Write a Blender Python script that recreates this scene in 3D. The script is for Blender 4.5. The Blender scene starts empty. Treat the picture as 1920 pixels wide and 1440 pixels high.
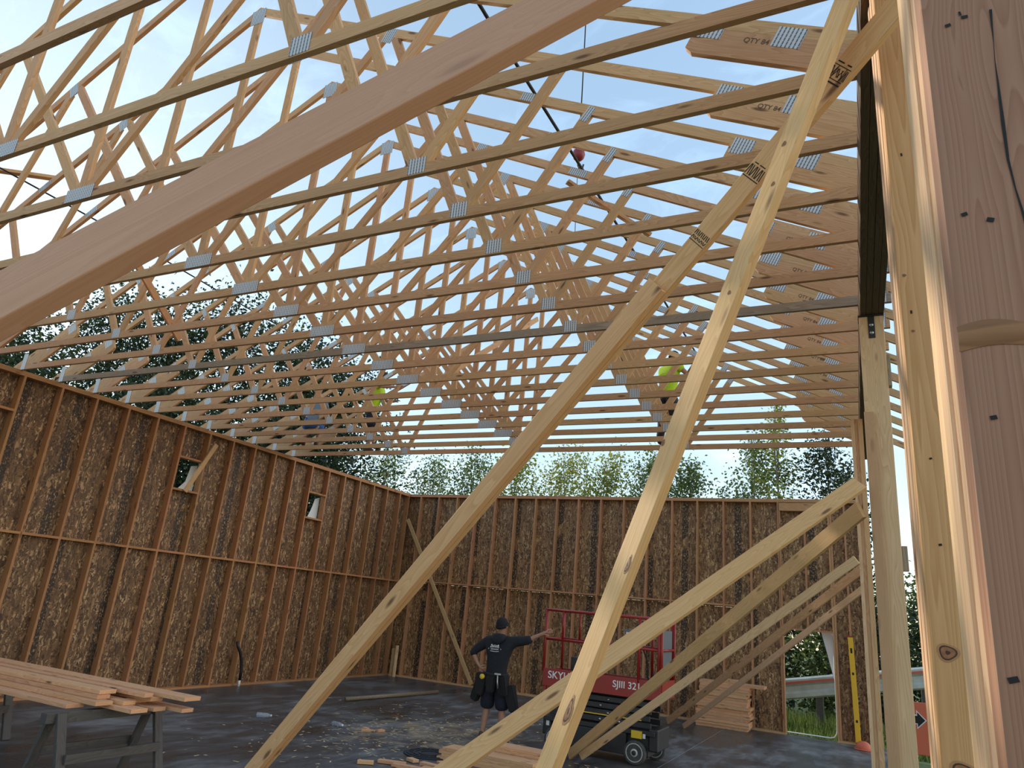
import bpy, bmesh, math, random
from mathutils import Vector, Matrix
random.seed(7)
S = bpy.context.scene
COL = S.collection

# ------------------------------------------------------------------ camera
RIGHT = Vector((0.8971887, 0.4331650, 0.0864125))
UP = Vector((0.0579996, -0.3094837, 0.9491343))
FWD = Vector((-0.4378598, 0.8465234, 0.3027821))
RIGHT = FWD.cross(UP).normalized()
UP = RIGHT.cross(FWD).normalized()
EYE = Vector((0, 0, 1.98))
cam = bpy.data.cameras.new('camera')
cam.sensor_width = 36.0
cam.lens = 1321.14 * 36.0 / 1920.0
cam.clip_start = 0.05
cam.clip_end = 500
co = bpy.data.objects.new('camera', cam)
COL.objects.link(co)
M = Matrix((RIGHT, UP, -FWD)).transposed().to_4x4()
M.translation = EYE
co.matrix_world = M
S.camera = co

# ------------------------------------------------------------------ sky, sun, exposure
SUN = Vector((-0.873, 0.349, 0.341)).normalized()
SUN_EL = math.asin(SUN.z)
SUN_AZ = math.atan2(SUN.x, SUN.y)
w = bpy.data.worlds.new('sky'); S.world = w
w.use_nodes = True
nt = w.node_tree; nt.nodes.clear()
sky = nt.nodes.new('ShaderNodeTexSky')
sky.sky_type = 'NISHITA'
sky.sun_disc = False
sky.sun_elevation = SUN_EL
sky.sun_rotation = -SUN_AZ
sky.altitude = 50
sky.air_density = 1.0
sky.dust_density = 0.9
sky.ozone_density = 1.2
# thin wisps of cirrus, laid over the whole dome
tc = nt.nodes.new('ShaderNodeTexCoord')
mp = nt.nodes.new('ShaderNodeMapping'); mp.inputs['Scale'].default_value = (3.0, 9.0, 9.0); mp.inputs['Rotation'].default_value = (0.3, 0.5, 0.9)
nz = nt.nodes.new('ShaderNodeTexNoise'); nz.inputs['Scale'].default_value = 1.3; nz.inputs['Detail'].default_value = 8; nz.inputs['Roughness'].default_value = 0.62; nz.inputs['Distortion'].default_value = 0.6
rp = nt.nodes.new('ShaderNodeValToRGB'); rp.color_ramp.elements[0].position = 0.52; rp.color_ramp.elements[1].position = 0.86
rp.color_ramp.elements[1].color = (0.5, 0.5, 0.5, 1)
mx = nt.nodes.new('ShaderNodeMix'); mx.data_type = 'RGBA'; mx.blend_type = 'ADD'
hs = nt.nodes.new('ShaderNodeHueSaturation'); hs.inputs['Saturation'].default_value = 1.35; hs.inputs['Hue'].default_value = 0.495
cl = nt.nodes.new('ShaderNodeMix'); cl.data_type = 'RGBA'; cl.blend_type = 'MULTIPLY'; cl.inputs[0].default_value = 1.0
bg = nt.nodes.new('ShaderNodeBackground'); bg.inputs['Strength'].default_value = 0.50
ow = nt.nodes.new('ShaderNodeOutputWorld')
L = nt.links.new
L(tc.outputs['Generated'], mp.inputs['Vector']); L(mp.outputs[0], nz.inputs['Vector']); L(nz.outputs['Fac'], rp.inputs[0])
gm_ = nt.nodes.new('ShaderNodeGamma'); gm_.inputs[1].default_value = 0.5   # hazy air evens out the dome
L(sky.outputs[0], gm_.inputs[0]); L(gm_.outputs[0], hs.inputs['Color'])
L(rp.outputs[0], cl.inputs[6]); L(hs.outputs[0], cl.inputs[7])
L(hs.outputs[0], mx.inputs[6]); L(cl.outputs[2], mx.inputs[7]); mx.inputs[0].default_value = 1.0
# the aureole of the veiled low sun
nv = nt.nodes.new('ShaderNodeVectorMath'); nv.operation = 'NORMALIZE'; L(tc.outputs['Generated'], nv.inputs[0])
dt = nt.nodes.new('ShaderNodeVectorMath'); dt.operation = 'DOT_PRODUCT'; dt.inputs[1].default_value = SUN; L(nv.outputs[0], dt.inputs[0])
cp_ = nt.nodes.new('ShaderNodeMath'); cp_.operation = 'MAXIMUM'; cp_.inputs[1].default_value = 0.0; L(dt.outputs['Value'], cp_.inputs[0])
pw = nt.nodes.new('ShaderNodeMath'); pw.operation = 'POWER'; pw.inputs[1].default_value = 11.0; L(cp_.outputs[0], pw.inputs[0])
ga = nt.nodes.new('ShaderNodeMix'); ga.data_type = 'RGBA'; ga.blend_type = 'ADD'; ga.inputs[7].default_value = (0.75, 0.66, 0.5, 1); L(pw.outputs[0], ga.inputs[0]); L(mx.outputs[2], ga.inputs[6])
L(ga.outputs[2], bg.inputs[0]); L(bg.outputs[0], ow.inputs[0])

sl = bpy.data.lights.new('sun', 'SUN'); sl.energy = 3.4; sl.angle = math.radians(0.9); sl.color = (1.0, 0.90, 0.74)
so = bpy.data.objects.new('sun', sl); COL.objects.link(so)
so.rotation_mode = 'QUATERNION'; so.rotation_quaternion = SUN.to_track_quat('Z', 'Y')
so.location = SUN * 60

S.view_settings.view_transform = 'Standard'
S.view_settings.look = 'None'
S.view_settings.gamma = 1.0
S.view_settings.use_curve_mapping = False
S.view_settings.exposure = 0.25

# ------------------------------------------------------------------ materials
def newmat(name):
    m = bpy.data.materials.new(name); m.use_nodes = True
    t = m.node_tree
    b = t.nodes['Principled BSDF']
    return m, t, b

def node(t, typ, **kw):
    n = t.nodes.new(typ)
    for k, v in kw.items():
        if k in n.inputs: n.inputs[k].default_value = v
        else: setattr(n, k, v)
    return n

def plain(name, col, rough=0.6, metal=0.0, bump=0.0, var=0.0, spec=None, nscale=30):
    m, t, b = newmat(name)
    b.inputs['Base Color'].default_value = (*col, 1); b.inputs['Roughness'].default_value = rough; b.inputs['Metallic'].default_value = metal
    if spec is not None: b.inputs['Specular IOR Level'].default_value = spec
    if var or bump:
        tc = node(t, 'ShaderNodeTexCoord'); n = node(t, 'ShaderNodeTexNoise', Scale=nscale, Detail=5.0)
        t.links.new(tc.outputs['Object'], n.inputs['Vector'])
        if var:
            r = node(t, 'ShaderNodeValToRGB')
            r.color_ramp.elements[0].color = (*[c * (1 - var) for c in col], 1); r.color_ramp.elements[1].color = (*[min(1, c * (1 + var)) for c in col], 1)
            r.color_ramp.elements[0].position = .3; r.color_ramp.elements[1].position = .7
            t.links.new(n.outputs['Fac'], r.inputs[0]); t.links.new(r.outputs[0], b.inputs['Base Color'])
        if bump:
            bp = node(t, 'ShaderNodeBump', Strength=bump, Distance=0.01)
            t.links.new(n.outputs['Fac'], bp.inputs['Height']); t.links.new(bp.outputs[0], b.inputs['Normal'])
    return m

def wood(name, light, dark, knot=(0.10, 0.035, 0.012), ring=1.0, stretch=1.0, knots=1.0, rough=0.62, tint=0.12, fine=1.0, grey=None):
    """sawn softwood: growth rings drawn out along the board (local x), knots, pores; every board its own shade"""
    m, t, b = newmat(name)
    lk = t.links.new
    tc = node(t, 'ShaderNodeTexCoord'); oi = node(t, 'ShaderNodeObjectInfo')
    mul = node(t, 'ShaderNodeMath', operation='MULTIPLY'); mul.inputs[1].default_value = 53.7
    lk(oi.outputs['Random'], mul.inputs[0])
    cmb = node(t, 'ShaderNodeCombineXYZ'); lk(mul.outputs[0], cmb.inputs[0]); lk(mul.outputs[0], cmb.inputs[1]); lk(mul.outputs[0], cmb.inputs[2])
    add = node(t, 'ShaderNodeVectorMath', operation='ADD'); lk(tc.outputs['Object'], add.inputs[0]); lk(cmb.outputs[0], add.inputs[1])
    # knots
    mk = node(t, 'ShaderNodeMapping'); mk.inputs['Scale'].default_value = (2.1, 9.0, 9.0); lk(add.outputs[0], mk.inputs[0])
    vo = node(t, 'ShaderNodeTexVoronoi', Scale=1.0, Randomness=1.0); lk(mk.outputs[0], vo.inputs['Vector'])
    kr = node(t, 'ShaderNodeValToRGB'); kr.color_ramp.elements[0].position = 0.07; kr.color_ramp.elements[1].position = 0.15
    kr.color_ramp.elements[0].color = (1, 1, 1, 1); kr.color_ramp.elements[1].color = (0, 0, 0, 1); lk(vo.outputs['Distance'], kr.inputs[0])
    # rings bend round the knots
    mg = node(t, 'ShaderNodeMapping'); mg.inputs['Scale'].default_value = (0.55 * stretch, 7.0, 7.0); lk(add.outputs[0], mg.inputs[0])
    n1 = node(t, 'ShaderNodeTexNoise', Scale=1.0, Detail=2.0, Roughness=0.45); lk(mg.outputs[0], n1.inputs['Vector'])
    bend = node(t, 'ShaderNodeMapRange'); bend.inputs['From Max'].default_value = 0.5; bend.inputs['To Min'].default_value = 0.10; bend.inputs['To Max'].default_value = 0.0
    lk(vo.outputs['Distance'], bend.inputs[0])
    sm = node(t, 'ShaderNodeMath', operation='ADD'); lk(n1.outputs['Fac'], sm.inputs[0]); lk(bend.outputs[0], sm.inputs[1])
    fr = node(t, 'ShaderNodeMath', operation='MULTIPLY'); fr.inputs[1].default_value = 26.0 * fine; lk(sm.outputs[0], fr.inputs[0])
    fc = node(t, 'ShaderNodeMath', operation='FRACT'); lk(fr.outputs[0], fc.inputs[0])
    rr = node(t, 'ShaderNodeValToRGB')
    rr.color_ramp.elements[0].position = 0.0; rr.color_ramp.elements[0].color = (0, 0, 0, 1)
    rr.color_ramp.elements[1].position = 0.75; rr.color_ramp.elements[1].color = (.7, .7, .7, 1)
    e = rr.color_ramp.elements.new(0.93); e.color = (1, 1, 1, 1); e = rr.color_ramp.elements.new(1.0); e.color = (0, 0, 0, 1)
    lk(fc.outputs[0], rr.inputs[0])
    # fine fibre + broad mottling
    mf = node(t, 'ShaderNodeMapping'); mf.inputs['Scale'].default_value = (6.0, 160.0, 160.0); lk(add.outputs[0], mf.inputs[0])
    n2 = node(t, 'ShaderNodeTexNoise', Scale=1.0, Detail=3.0); lk(mf.outputs[0], n2.inputs['Vector'])
    n3 = node(t, 'ShaderNodeTexNoise', Scale=1.6, Detail=3.0); lk(add.outputs[0], n3.inputs['Vector'])
    f1 = node(t, 'ShaderNodeMath', operation='MULTIPLY'); f1.inputs[1].default_value = 0.55 * ring; lk(rr.outputs[0], f1.inputs[0])
    f2 = node(t, 'ShaderNodeMath', operation='MULTIPLY_ADD'); f2.inputs[1].default_value = 0.45; lk(n2.outputs['Fac'], f2.inputs[0]); lk(f1.outputs[0], f2.inputs[2])
    f3 = node(t, 'ShaderNodeMath', operation='MULTIPLY_ADD'); f3.inputs[1].default_value = 0.5; lk(n3.outputs['Fac'], f3.inputs[0]); lk(f2.outputs[0], f3.inputs[2])
    f4 = node(t, 'ShaderNodeMath', operation='SUBTRACT'); f4.inputs[1].default_value = 0.30; f4.use_clamp = True; lk(f3.outputs[0], f4.inputs[0])
    c = node(t, 'ShaderNodeMix', data_type='RGBA'); c.inputs[6].default_value = (*light, 1); c.inputs[7].default_value = (*dark, 1); lk(f4.outputs[0], c.inputs[0])
    # board to board shade
    hs = node(t, 'ShaderNodeHueSaturation'); lk(c.outputs[2], hs.inputs['Color'])
    mr = node(t, 'ShaderNodeMapRange'); mr.inputs['To Min'].default_value = 1 - tint; mr.inputs['To Max'].default_value = 1 + tint * .6; lk(oi.outputs['Random'], mr.inputs[0]); lk(mr.outputs[0], hs.inputs['Value'])
    fr2 = node(t, 'ShaderNodeMath', operation='FRACT'); m2 = node(t, 'ShaderNodeMath', operation='MULTIPLY'); m2.inputs[1].default_value = 17.3; lk(oi.outputs['Random'], m2.inputs[0]); lk(m2.outputs[0], fr2.inputs[0])
    mr2 = node(t, 'ShaderNodeMapRange'); mr2.inputs['To Min'].default_value = 0.492; mr2.inputs['To Max'].default_value = 0.507; lk(fr2.outputs[0], mr2.inputs[0]); lk(mr2.outputs[0], hs.inputs['Hue'])
    mkx = node(t, 'ShaderNodeMix', data_type='RGBA'); mkx.inputs[7].default_value = (*knot, 1)
    kf = node(t, 'ShaderNodeMath', operation='MULTIPLY'); kf.inputs[1].default_value = 0.8 * knots; lk(kr.outputs[0], kf.inputs[0]); lk(kf.outputs[0], mkx.inputs[0])
    lk(hs.outputs[0], mkx.inputs[6]); lk(mkx.outputs[2], b.inputs['Base Color'])
    b.inputs['Roughness'].default_value = rough
    b.inputs['Specular IOR Level'].default_value = 0.3
    bp = node(t, 'ShaderNodeBump', Strength=0.25, Distance=0.002); lk(n2.outputs['Fac'], bp.inputs['Height']); lk(bp.outputs[0], b.inputs['Normal'])
    return m

SPRUCE = wood('spruce_lumber', (0.70, 0.435, 0.225), (0.46, 0.245, 0.10))
BRACE = wood('brace_lumber', (0.79, 0.485, 0.235), (0.57, 0.285, 0.10), ring=.8, stretch=.5)
FIR = wood('fir_lumber', (0.50, 0.25, 0.105), (0.30, 0.13, 0.05))
FIRB = wood('brightened_back_wall_fir', (0.60, 0.30, 0.145), (0.37, 0.165, 0.07))  # pinker back-wall studs, colour also lightened to make up for weak light there
PINKFIR = wood('pink_fir_lumber', (0.60, 0.34, 0.19), (0.45, 0.23, 0.115), ring=.55, fine=1.5, stretch=.22, knots=.35)
ROSEFIR = wood('rose_fir_lumber', (0.46, 0.255, 0.15), (0.31, 0.145, 0.08), ring=1.1, knots=0, fine=2.2, stretch=.12)
COLUMNW = wood('column_lumber', (0.64, 0.36, 0.165), (0.44, 0.205, 0.07), ring=1.0, stretch=.45)
PALE = wood('pale_post_lumber', (0.82, 0.56, 0.33), (0.58, 0.335, 0.16), stretch=.5)
STACKW = wood('stacked_lumber', (0.78, 0.45, 0.24), (0.52, 0.25, 0.11))
WEATHERED = wood('weathered_lumber', (0.42, 0.33, 0.23), (0.22, 0.16, 0.10))
LVL = wood('dark_beam_lumber', (0.17, 0.11, 0.06), (0.07, 0.045, 0.025), knots=0, rough=.7)
OLDWOOD = wood('old_grey_lumber', (0.11, 0.10, 0.09), (0.05, 0.043, 0.037))

def osb(name, k=1.0):
    m, t, b = newmat(name); lk = t.links.new
    tc = node(t, 'ShaderNodeTexCoord'); oi = node(t, 'ShaderNodeObjectInfo')
    mul = node(t, 'ShaderNodeMath', operation='MULTIPLY'); mul.inputs[1].default_value = 91.3; lk(oi.outputs['Random'], mul.inputs[0])
    cmb = node(t, 'ShaderNodeCombineXYZ'); lk(mul.outputs[0], cmb.inputs[0]); lk(mul.outputs[0], cmb.inputs[1])
    add = node(t, 'ShaderNodeVectorMath', operation='ADD'); lk(tc.outputs['Object'], add.inputs[0]); lk(cmb.outputs[0], add.inputs[1])
    cols = []
    wn = node(t, 'ShaderNodeTexNoise', Scale=7.0, Detail=1.0); lk(add.outputs[0], wn.inputs['Vector'])
    ws = node(t, 'ShaderNodeVectorMath', operation='SCALE'); ws.inputs['Scale'].default_value = 0.10; lk(wn.outputs['Color'], ws.inputs[0])
    wa = node(t, 'ShaderNodeVectorMath', operation='ADD'); lk(add.outputs[0], wa.inputs[0]); lk(ws.outputs[0], wa.inputs[1])
    for rot, sc in ((0.5, (38, 8.5, 1)), (-0.55, (40, 9, 1)), (0.05, (44, 8, 1))):
        mp = node(t, 'ShaderNodeMapping'); mp.inputs['Rotation'].default_value = (0, 0, rot); mp.inputs['Scale'].default_value = sc; lk(wa.outputs[0], mp.inputs[0])
        v = node(t, 'ShaderNodeTexVoronoi', Scale=1.0, voronoi_dimensions='2D'); lk(mp.outputs[0], v.inputs['Vector']); cols.append(v)
    # pick a flake layer by a third noise
    n = node(t, 'ShaderNodeTexNoise', Scale=14.0, Detail=2.0); lk(add.outputs[0], n.inputs['Vector'])
    def bw(v):
        s = node(t, 'ShaderNodeSeparateColor'); lk(v.outputs['Color'], s.inputs[0]); return s.outputs[0]
    th = node(t, 'ShaderNodeMath', operation='GREATER_THAN'); th.inputs[1].default_value = 0.5; lk(n.outputs['Fac'], th.inputs[0])
    mxa = node(t, 'ShaderNodeMix'); lk(th.outputs[0], mxa.inputs[0]); lk(bw(cols[0]), mxa.inputs[2]); lk(bw(cols[1]), mxa.inputs[3])
    th2 = node(t, 'ShaderNodeMath', operation='GREATER_THAN'); th2.inputs[1].default_value = 0.57; lk(n.outputs['Fac'], th2.inputs[0])
    mxb = node(t, 'ShaderNodeMix'); lk(th2.outputs[0], mxb.inputs[0]); lk(mxa.outputs[0], mxb.inputs[2]); lk(bw(cols[2]), mxb.inputs[3])
    r = node(t, 'ShaderNodeValToRGB'); r.color_ramp.elements[0].color = (0.045 * k, 0.020 * k, 0.008 * k, 1); r.color_ramp.elements[1].color = (min(.6, 0.50 * k), 0.32 * min(k, 1.2), 0.16 * min(k, 1.1), 1)
    e = r.color_ramp.elements.new(0.45); e.color = (0.14 * k, 0.070 * k, 0.027 * k, 1); e = r.color_ramp.elements.new(0.8); e.color = (0.20 * k, 0.105 * k, 0.042 * k, 1)
    lk(mxb.outputs[0], r.inputs[0])
    # black ink: lines of stamped type running up the sheet
    sx = node(t, 'ShaderNodeSeparateXYZ'); lk(tc.outputs['Object'], sx.inputs[0])
    off = node(t, 'ShaderNodeMath', operation='MULTIPLY_ADD'); off.inputs[1].default_value = 0.5; off.inputs[2].default_value = -0.35; lk(oi.outputs['Random'], off.inputs[0])
    d = node(t, 'ShaderNodeMath', operation='SUBTRACT'); lk(sx.outputs[0], d.inputs[0]); lk(off.outputs[0], d.inputs[1])
    ab = node(t, 'ShaderNodeMath', operation='ABSOLUTE'); lk(d.outputs[0], ab.inputs[0])
    lt = node(t, 'ShaderNodeMath', operation='LESS_THAN'); lt.inputs[1].default_value = 0.075; lk(ab.outputs[0], lt.inputs[0])
    mi = node(t, 'ShaderNodeMapping'); mi.inputs['Scale'].default_value = (30, 13, 1); lk(add.outputs[0], mi.inputs[0])
    ni = node(t, 'ShaderNodeTexNoise', Scale=1.6, Detail=1.0); lk(mi.outputs[0], ni.inputs['Vector'])
    ti = node(t, 'ShaderNodeMath', operation='GREATER_THAN'); ti.inputs[1].default_value = 0.46; lk(ni.outputs['Fac'], ti.inputs[0])
    nb = node(t, 'ShaderNodeTexNoise', Scale=1.1, Detail=1.0); lk(add.outputs[0], nb.inputs['Vector'])
    tb = node(t, 'ShaderNodeMath', operation='GREATER_THAN'); tb.inputs[1].default_value = 0.36; lk(nb.outputs['Fac'], tb.inputs[0])
    p1 = node(t, 'ShaderNodeMath', operation='MULTIPLY'); lk(lt.outputs[0], p1.inputs[0]); lk(ti.outputs[0], p1.inputs[1])
    p2 = node(t, 'ShaderNodeMath', operation='MULTIPLY'); lk(p1.outputs[0], p2.inputs[0]); lk(tb.outputs[0], p2.inputs[1])
    p3 = node(t, 'ShaderNodeMath', operation='MULTIPLY'); p3.inputs[1].default_value = 0.92; lk(p2.outputs[0], p3.inputs[0])
    c = node(t, 'ShaderNodeMix', data_type='RGBA'); c.inputs[7].default_value = (0.015, 0.012, 0.01, 1); lk(p3.outputs[0], c.inputs[0]); lk(r.outputs[0], c.inputs[6])
    lk(c.outputs[2], b.inputs['Base Color']); b.inputs['Roughness'].default_value = 0.6
    bp = node(t, 'ShaderNodeBump', Strength=0.4, Distance=0.004); lk(mxb.outputs[0], bp.inputs['Height']); lk(bp.outputs[0], b.inputs['Normal'])
    return m
OSB = osb('strand_board', 1.0); OSB2 = osb('brightened_red_strand_board', 1.7)  # second is the back-wall copy: redder, with extra brightness painted in for missing light

def platemat(name):
    """galvanised nail plate: rows of punched slots"""
    m, t, b = newmat(name); lk = t.links.new
    tc = node(t, 'ShaderNodeTexCoord'); sx = node(t, 'ShaderNodeSeparateXYZ'); lk(tc.outputs['Object'], sx.inputs[0])
    def saw(sock, per):
        a = node(t, 'ShaderNodeMath', operation='DIVIDE'); a.inputs[1].default_value = per; lk(sock, a.inputs[0])
        f = node(t, 'ShaderNodeMath', operation='FRACT'); lk(a.outputs[0], f.inputs[0]); return f.outputs[0]
    g1 = node(t, 'ShaderNodeMath', operation='LESS_THAN'); g1.inputs[1].default_value = 0.38; lk(saw(sx.outputs[0], 0.0245), g1.inputs[0])
    g2 = node(t, 'ShaderNodeMath', operation='LESS_THAN'); g2.inputs[1].default_value = 0.9; lk(saw(sx.outputs[2], 0.025), g2.inputs[0])
    p = node(t, 'ShaderNodeMath', operation='MULTIPLY'); lk(g1.outputs[0], p.inputs[0]); lk(g2.outputs[0], p.inputs[1])
    c = node(t, 'ShaderNodeMix', data_type='RGBA'); c.inputs[6].default_value = (0.62, 0.62, 0.60, 1); c.inputs[7].default_value = (0.15, 0.15, 0.155, 1); lk(p.outputs[0], c.inputs[0])
    lk(c.outputs[2], b.inputs['Base Color']); b.inputs['Metallic'].default_value = 0.35; b.inputs['Roughness'].default_value = 0.45
    bp = node(t, 'ShaderNodeBump', Strength=0.6, Distance=0.003, invert=True); lk(p.outputs[0], bp.inputs['Height']); lk(bp.outputs[0], b.inputs['Normal'])
    return m
PLATE = platemat('galvanised_nail_plate')

FADEDINK = plain('faded_ink', (0.13, 0.085, 0.05), 0.8)
BLACKINK = plain('black_ink', (0.012, 0.011, 0.01), 0.8)
WHITEINK = plain('white_print', (0.82, 0.82, 0.80), 0.7)
STEEL = plain('dark_steel', (0.035, 0.035, 0.037), 0.5, 0.4)
BOLT = plain('zinc_bolt', (0.5, 0.5, 0.48), 0.35, 0.9)
ROPE = plain('black_cable', (0.012, 0.012, 0.014), 0.7)
REDPAINT = plain('red_paint', (0.30, 0.018, 0.011), 0.38, 0, 0.05, 0.12, nscale=6)
REDBALL = plain('dark_red_steel', (0.22, 0.02, 0.03), 0.45)
BLACKPAINT = plain('black_paint', (0.018, 0.018, 0.02), 0.42, 0, 0.08, 0.3, nscale=9)
RUBBER = plain('grey_rubber', (0.07, 0.07, 0.068), 0.8, 0, 0.2, 0.3)
RIM = plain('cream_rim', (0.55, 0.52, 0.44), 0.5, 0, 0, 0.15)
YELLOW = plain('yellow_paint', (0.78, 0.42, 0.012), 0.4)
YELLOWTAG = plain('yellow_sticker', (0.75, 0.5, 0.02), 0.5)
GREYPANEL = plain('grey_panel', (0.12, 0.14, 0.16), 0.5)
PAPER = plain('white_card', (0.75, 0.73, 0.70), 0.7)
WRAP = plain('house_wrap', (0.70, 0.77, 0.80), 0.55, 0, 0.2)
SKIN = plain('skin', (0.40, 0.20, 0.125), 0.55, 0, 0.05, 0.08)
HAIR = plain('dark_hair', (0.02, 0.015, 0.012), 0.7)
HOODIE = plain('charcoal_cotton', (0.014, 0.016, 0.021), 0.9, 0, 0.3, 0.2, nscale=40)
KNIT = plain('black_knit', (0.012, 0.012, 0.014), 0.95, 0, 0.4, 0.2, nscale=80)
SHORTS = plain('navy_cotton', (0.012, 0.015, 0.026), 0.9, 0, 0.3, 0.2, nscale=40)
LEATHER = plain('black_nylon', (0.008, 0.008, 0.009), 0.7, 0, 0.3, 0.2)
BOOT = plain('brown_boot', (0.09, 0.05, 0.028), 0.7)
LIME = plain('lime_cotton', (0.42, 0.62, 0.02), 0.85, 0, 0.2, 0.12)
BLUE = plain('blue_cotton', (0.02, 0.12, 0.42), 0.85, 0, 0.2, 0.15)
EYEW = plain('eye_white', (0.8, 0.78, 0.75), 0.3)
PIPEB = plain('black_pipe', (0.01, 0.01, 0.012), 0.4)
PIPEW = plain('white_pipe', (0.7, 0.7, 0.66), 0.4)
BROWNPIPE = plain('brown_pipe', (0.20, 0.15, 0.09), 0.6, 0, .1, .25)
CASTIRON = plain('cast_iron', (0.03, 0.03, 0.032), 0.55, 0.5)
RAILM = plain('weathered_galvanised', (0.50, 0.52, 0.47), 0.5, 0.2, 0.1, 0.15, nscale=5)
RAILRED = plain('faded_red_band', (0.55, 0.13, 0.08), 0.6)
ORANGE = plain('orange_sign', (0.62, 0.13, 0.06), 0.5)
BARK = plain('bark', (0.10, 0.075, 0.055), 0.9, 0, 0.5, 0.35, nscale=14)
PALEBARK = plain('pale_bark', (0.26, 0.22, 0.17), 0.9, 0, 0.5, 0.3, nscale=14)

def clear_plastic():
    m, t, b = newmat('clear_plastic')
    b.inputs['Base Color'].default_value = (0.75, 0.82, 0.9, 1); b.inputs['Transmission Weight'].default_value = 0.75; b.inputs['Roughness'].default_value = 0.12
    return m
BOTTLE = clear_plastic()

def leafmat(name, c0, c1, c2):
    m, t, b = newmat(name); lk = t.links.new
    g = node(t, 'ShaderNodeNewGeometry'); r = node(t, 'ShaderNodeValToRGB')
    r.color_ramp.elements[0].color = (*c0, 1); r.color_ramp.elements[1].color = (*c2, 1); e = r.color_ramp.elements.new(0.5); e.color = (*c1, 1)
    lk(g.outputs['Random Per Island'], r.inputs[0]); lk(r.outputs[0], b.inputs['Base Color']); b.inputs['Roughness'].default_value = 0.5
    tr = node(t, 'ShaderNodeBsdfTranslucent'); lk(r.outputs[0], tr.inputs[0])
    mx = node(t, 'ShaderNodeMixShader'); mx.inputs[0].default_value = 0.45
    lk(b.outputs[0], mx.inputs[1]); lk(tr.outputs[0], mx.inputs[2]); lk(mx.outputs[0], t.nodes['Material Output'].inputs[0])
    return m
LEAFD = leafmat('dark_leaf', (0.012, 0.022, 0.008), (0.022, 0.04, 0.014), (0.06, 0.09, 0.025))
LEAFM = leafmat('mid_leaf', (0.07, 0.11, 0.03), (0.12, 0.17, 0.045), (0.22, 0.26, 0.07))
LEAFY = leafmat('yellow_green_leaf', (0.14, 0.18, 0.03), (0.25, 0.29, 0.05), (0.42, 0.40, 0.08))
GRASSM = leafmat('grass_blade', (0.05, 0.10, 0.015), (0.10, 0.17, 0.03), (0.26, 0.30, 0.07))

def concrete():
    m, t, b = newmat('wet_concrete'); lk = t.links.new
    tc = node(t, 'ShaderNodeTexCoord')
    n1 = node(t, 'ShaderNodeTexNoise', Scale=0.45, Detail=6.0, Roughness=0.62, Distortion=0.5); lk(tc.outputs['Object'], n1.inputs['Vector'])
    mp = node(t, 'ShaderNodeMapping'); mp.inputs['Scale'].default_value = (1.0, 0.32, 1); mp.inputs['Rotation'].default_value = (0, 0, 0.35); lk(tc.outputs['Object'], mp.inputs[0])
    n2 = node(t, 'ShaderNodeTexNoise', Scale=3.2, Detail=8.0, Roughness=0.7); lk(mp.outputs[0], n2.inputs['Vector'])
    a = node(t, 'ShaderNodeMath', operation='MULTIPLY_ADD'); a.inputs[1].default_value = 0.6; lk(n2.outputs['Fac'], a.inputs[0])
    h = node(t, 'ShaderNodeMath', operation='MULTIPLY'); h.inputs[1].default_value = 0.6; lk(n1.outputs['Fac'], h.inputs[0]); lk(h.outputs[0], a.inputs[2])
    r = node(t, 'ShaderNodeValToRGB'); r.color_ramp.elements[0].position = 0.44; r.color_ramp.elements[1].position = 0.80
    r.color_ramp.elements[0].color = (0.027, 0.027, 0.027, 1); r.color_ramp.elements[1].color = (0.25, 0.245, 0.235, 1)
    e = r.color_ramp.elements.new(0.6); e.color = (0.073, 0.072, 0.070, 1)
    lk(a.outputs[0], r.inputs[0])
    # sawdust drifts where the sawing is done
    md = node(t, 'ShaderNodeMapping'); md.inputs['Location'].default_value = (6.3, -10.6, 0); lk(tc.outputs['Object'], md.inputs[0])
    ms = node(t, 'ShaderNodeMapping'); ms.inputs['Scale'].default_value = (0.42, 0.36, 0); lk(md.outputs[0], ms.inputs[0])
    ln = node(t, 'ShaderNodeVectorMath', operation='LENGTH'); lk(ms.outputs[0], ln.inputs[0])
    n3 = node(t, 'ShaderNodeTexNoise', Scale=2.4, Detail=7.0, Roughness=0.68); lk(tc.outputs['Object'], n3.inputs['Vector'])
    fa = node(t, 'ShaderNodeMapRange'); fa.inputs['From Min'].default_value = 0.1; fa.inputs['From Max'].default_value = 1.3; fa.inputs['To Min'].default_value = 0.16; fa.inputs['To Max'].default_value = -0.12; lk(ln.outputs['Value'], fa.inputs[0])
    sa = node(t, 'ShaderNodeMath', operation='ADD'); lk(n3.outputs['Fac'], sa.inputs[0]); lk(fa.outputs[0], sa.inputs[1])
    sr = node(t, 'ShaderNodeValToRGB'); sr.color_ramp.elements[0].position = 0.56; sr.color_ramp.elements[1].position = 0.78; sr.color_ramp.elements[1].color = (.8, .8, .8, 1); lk(sa.outputs[0], sr.inputs[0])
    c = node(t, 'ShaderNodeMix', data_type='RGBA'); c.inputs[7].default_value = (0.42, 0.30, 0.17, 1); lk(sr.outputs[0], c.inputs[0]); lk(r.outputs[0], c.inputs[6])
    lk(c.outputs[2], b.inputs['Base Color'])
    rr = node(t, 'ShaderNodeMapRange'); rr.inputs['From Min'].default_value = 0.45; rr.inputs['From Max'].default_value = 0.75; rr.inputs['To Min'].default_value = 0.22; rr.inputs['To Max'].default_value = 0.6; lk(a.outputs[0], rr.inputs[0]); lk(rr.outputs[0], b.inputs['Roughness'])
    bp = node(t, 'ShaderNodeBump', Strength=0.15, Distance=0.01); lk(n2.outputs['Fac'], bp.inputs['Height']); lk(bp.outputs[0], b.inputs['Normal'])
    return m
CONCRETE = concrete()

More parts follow.
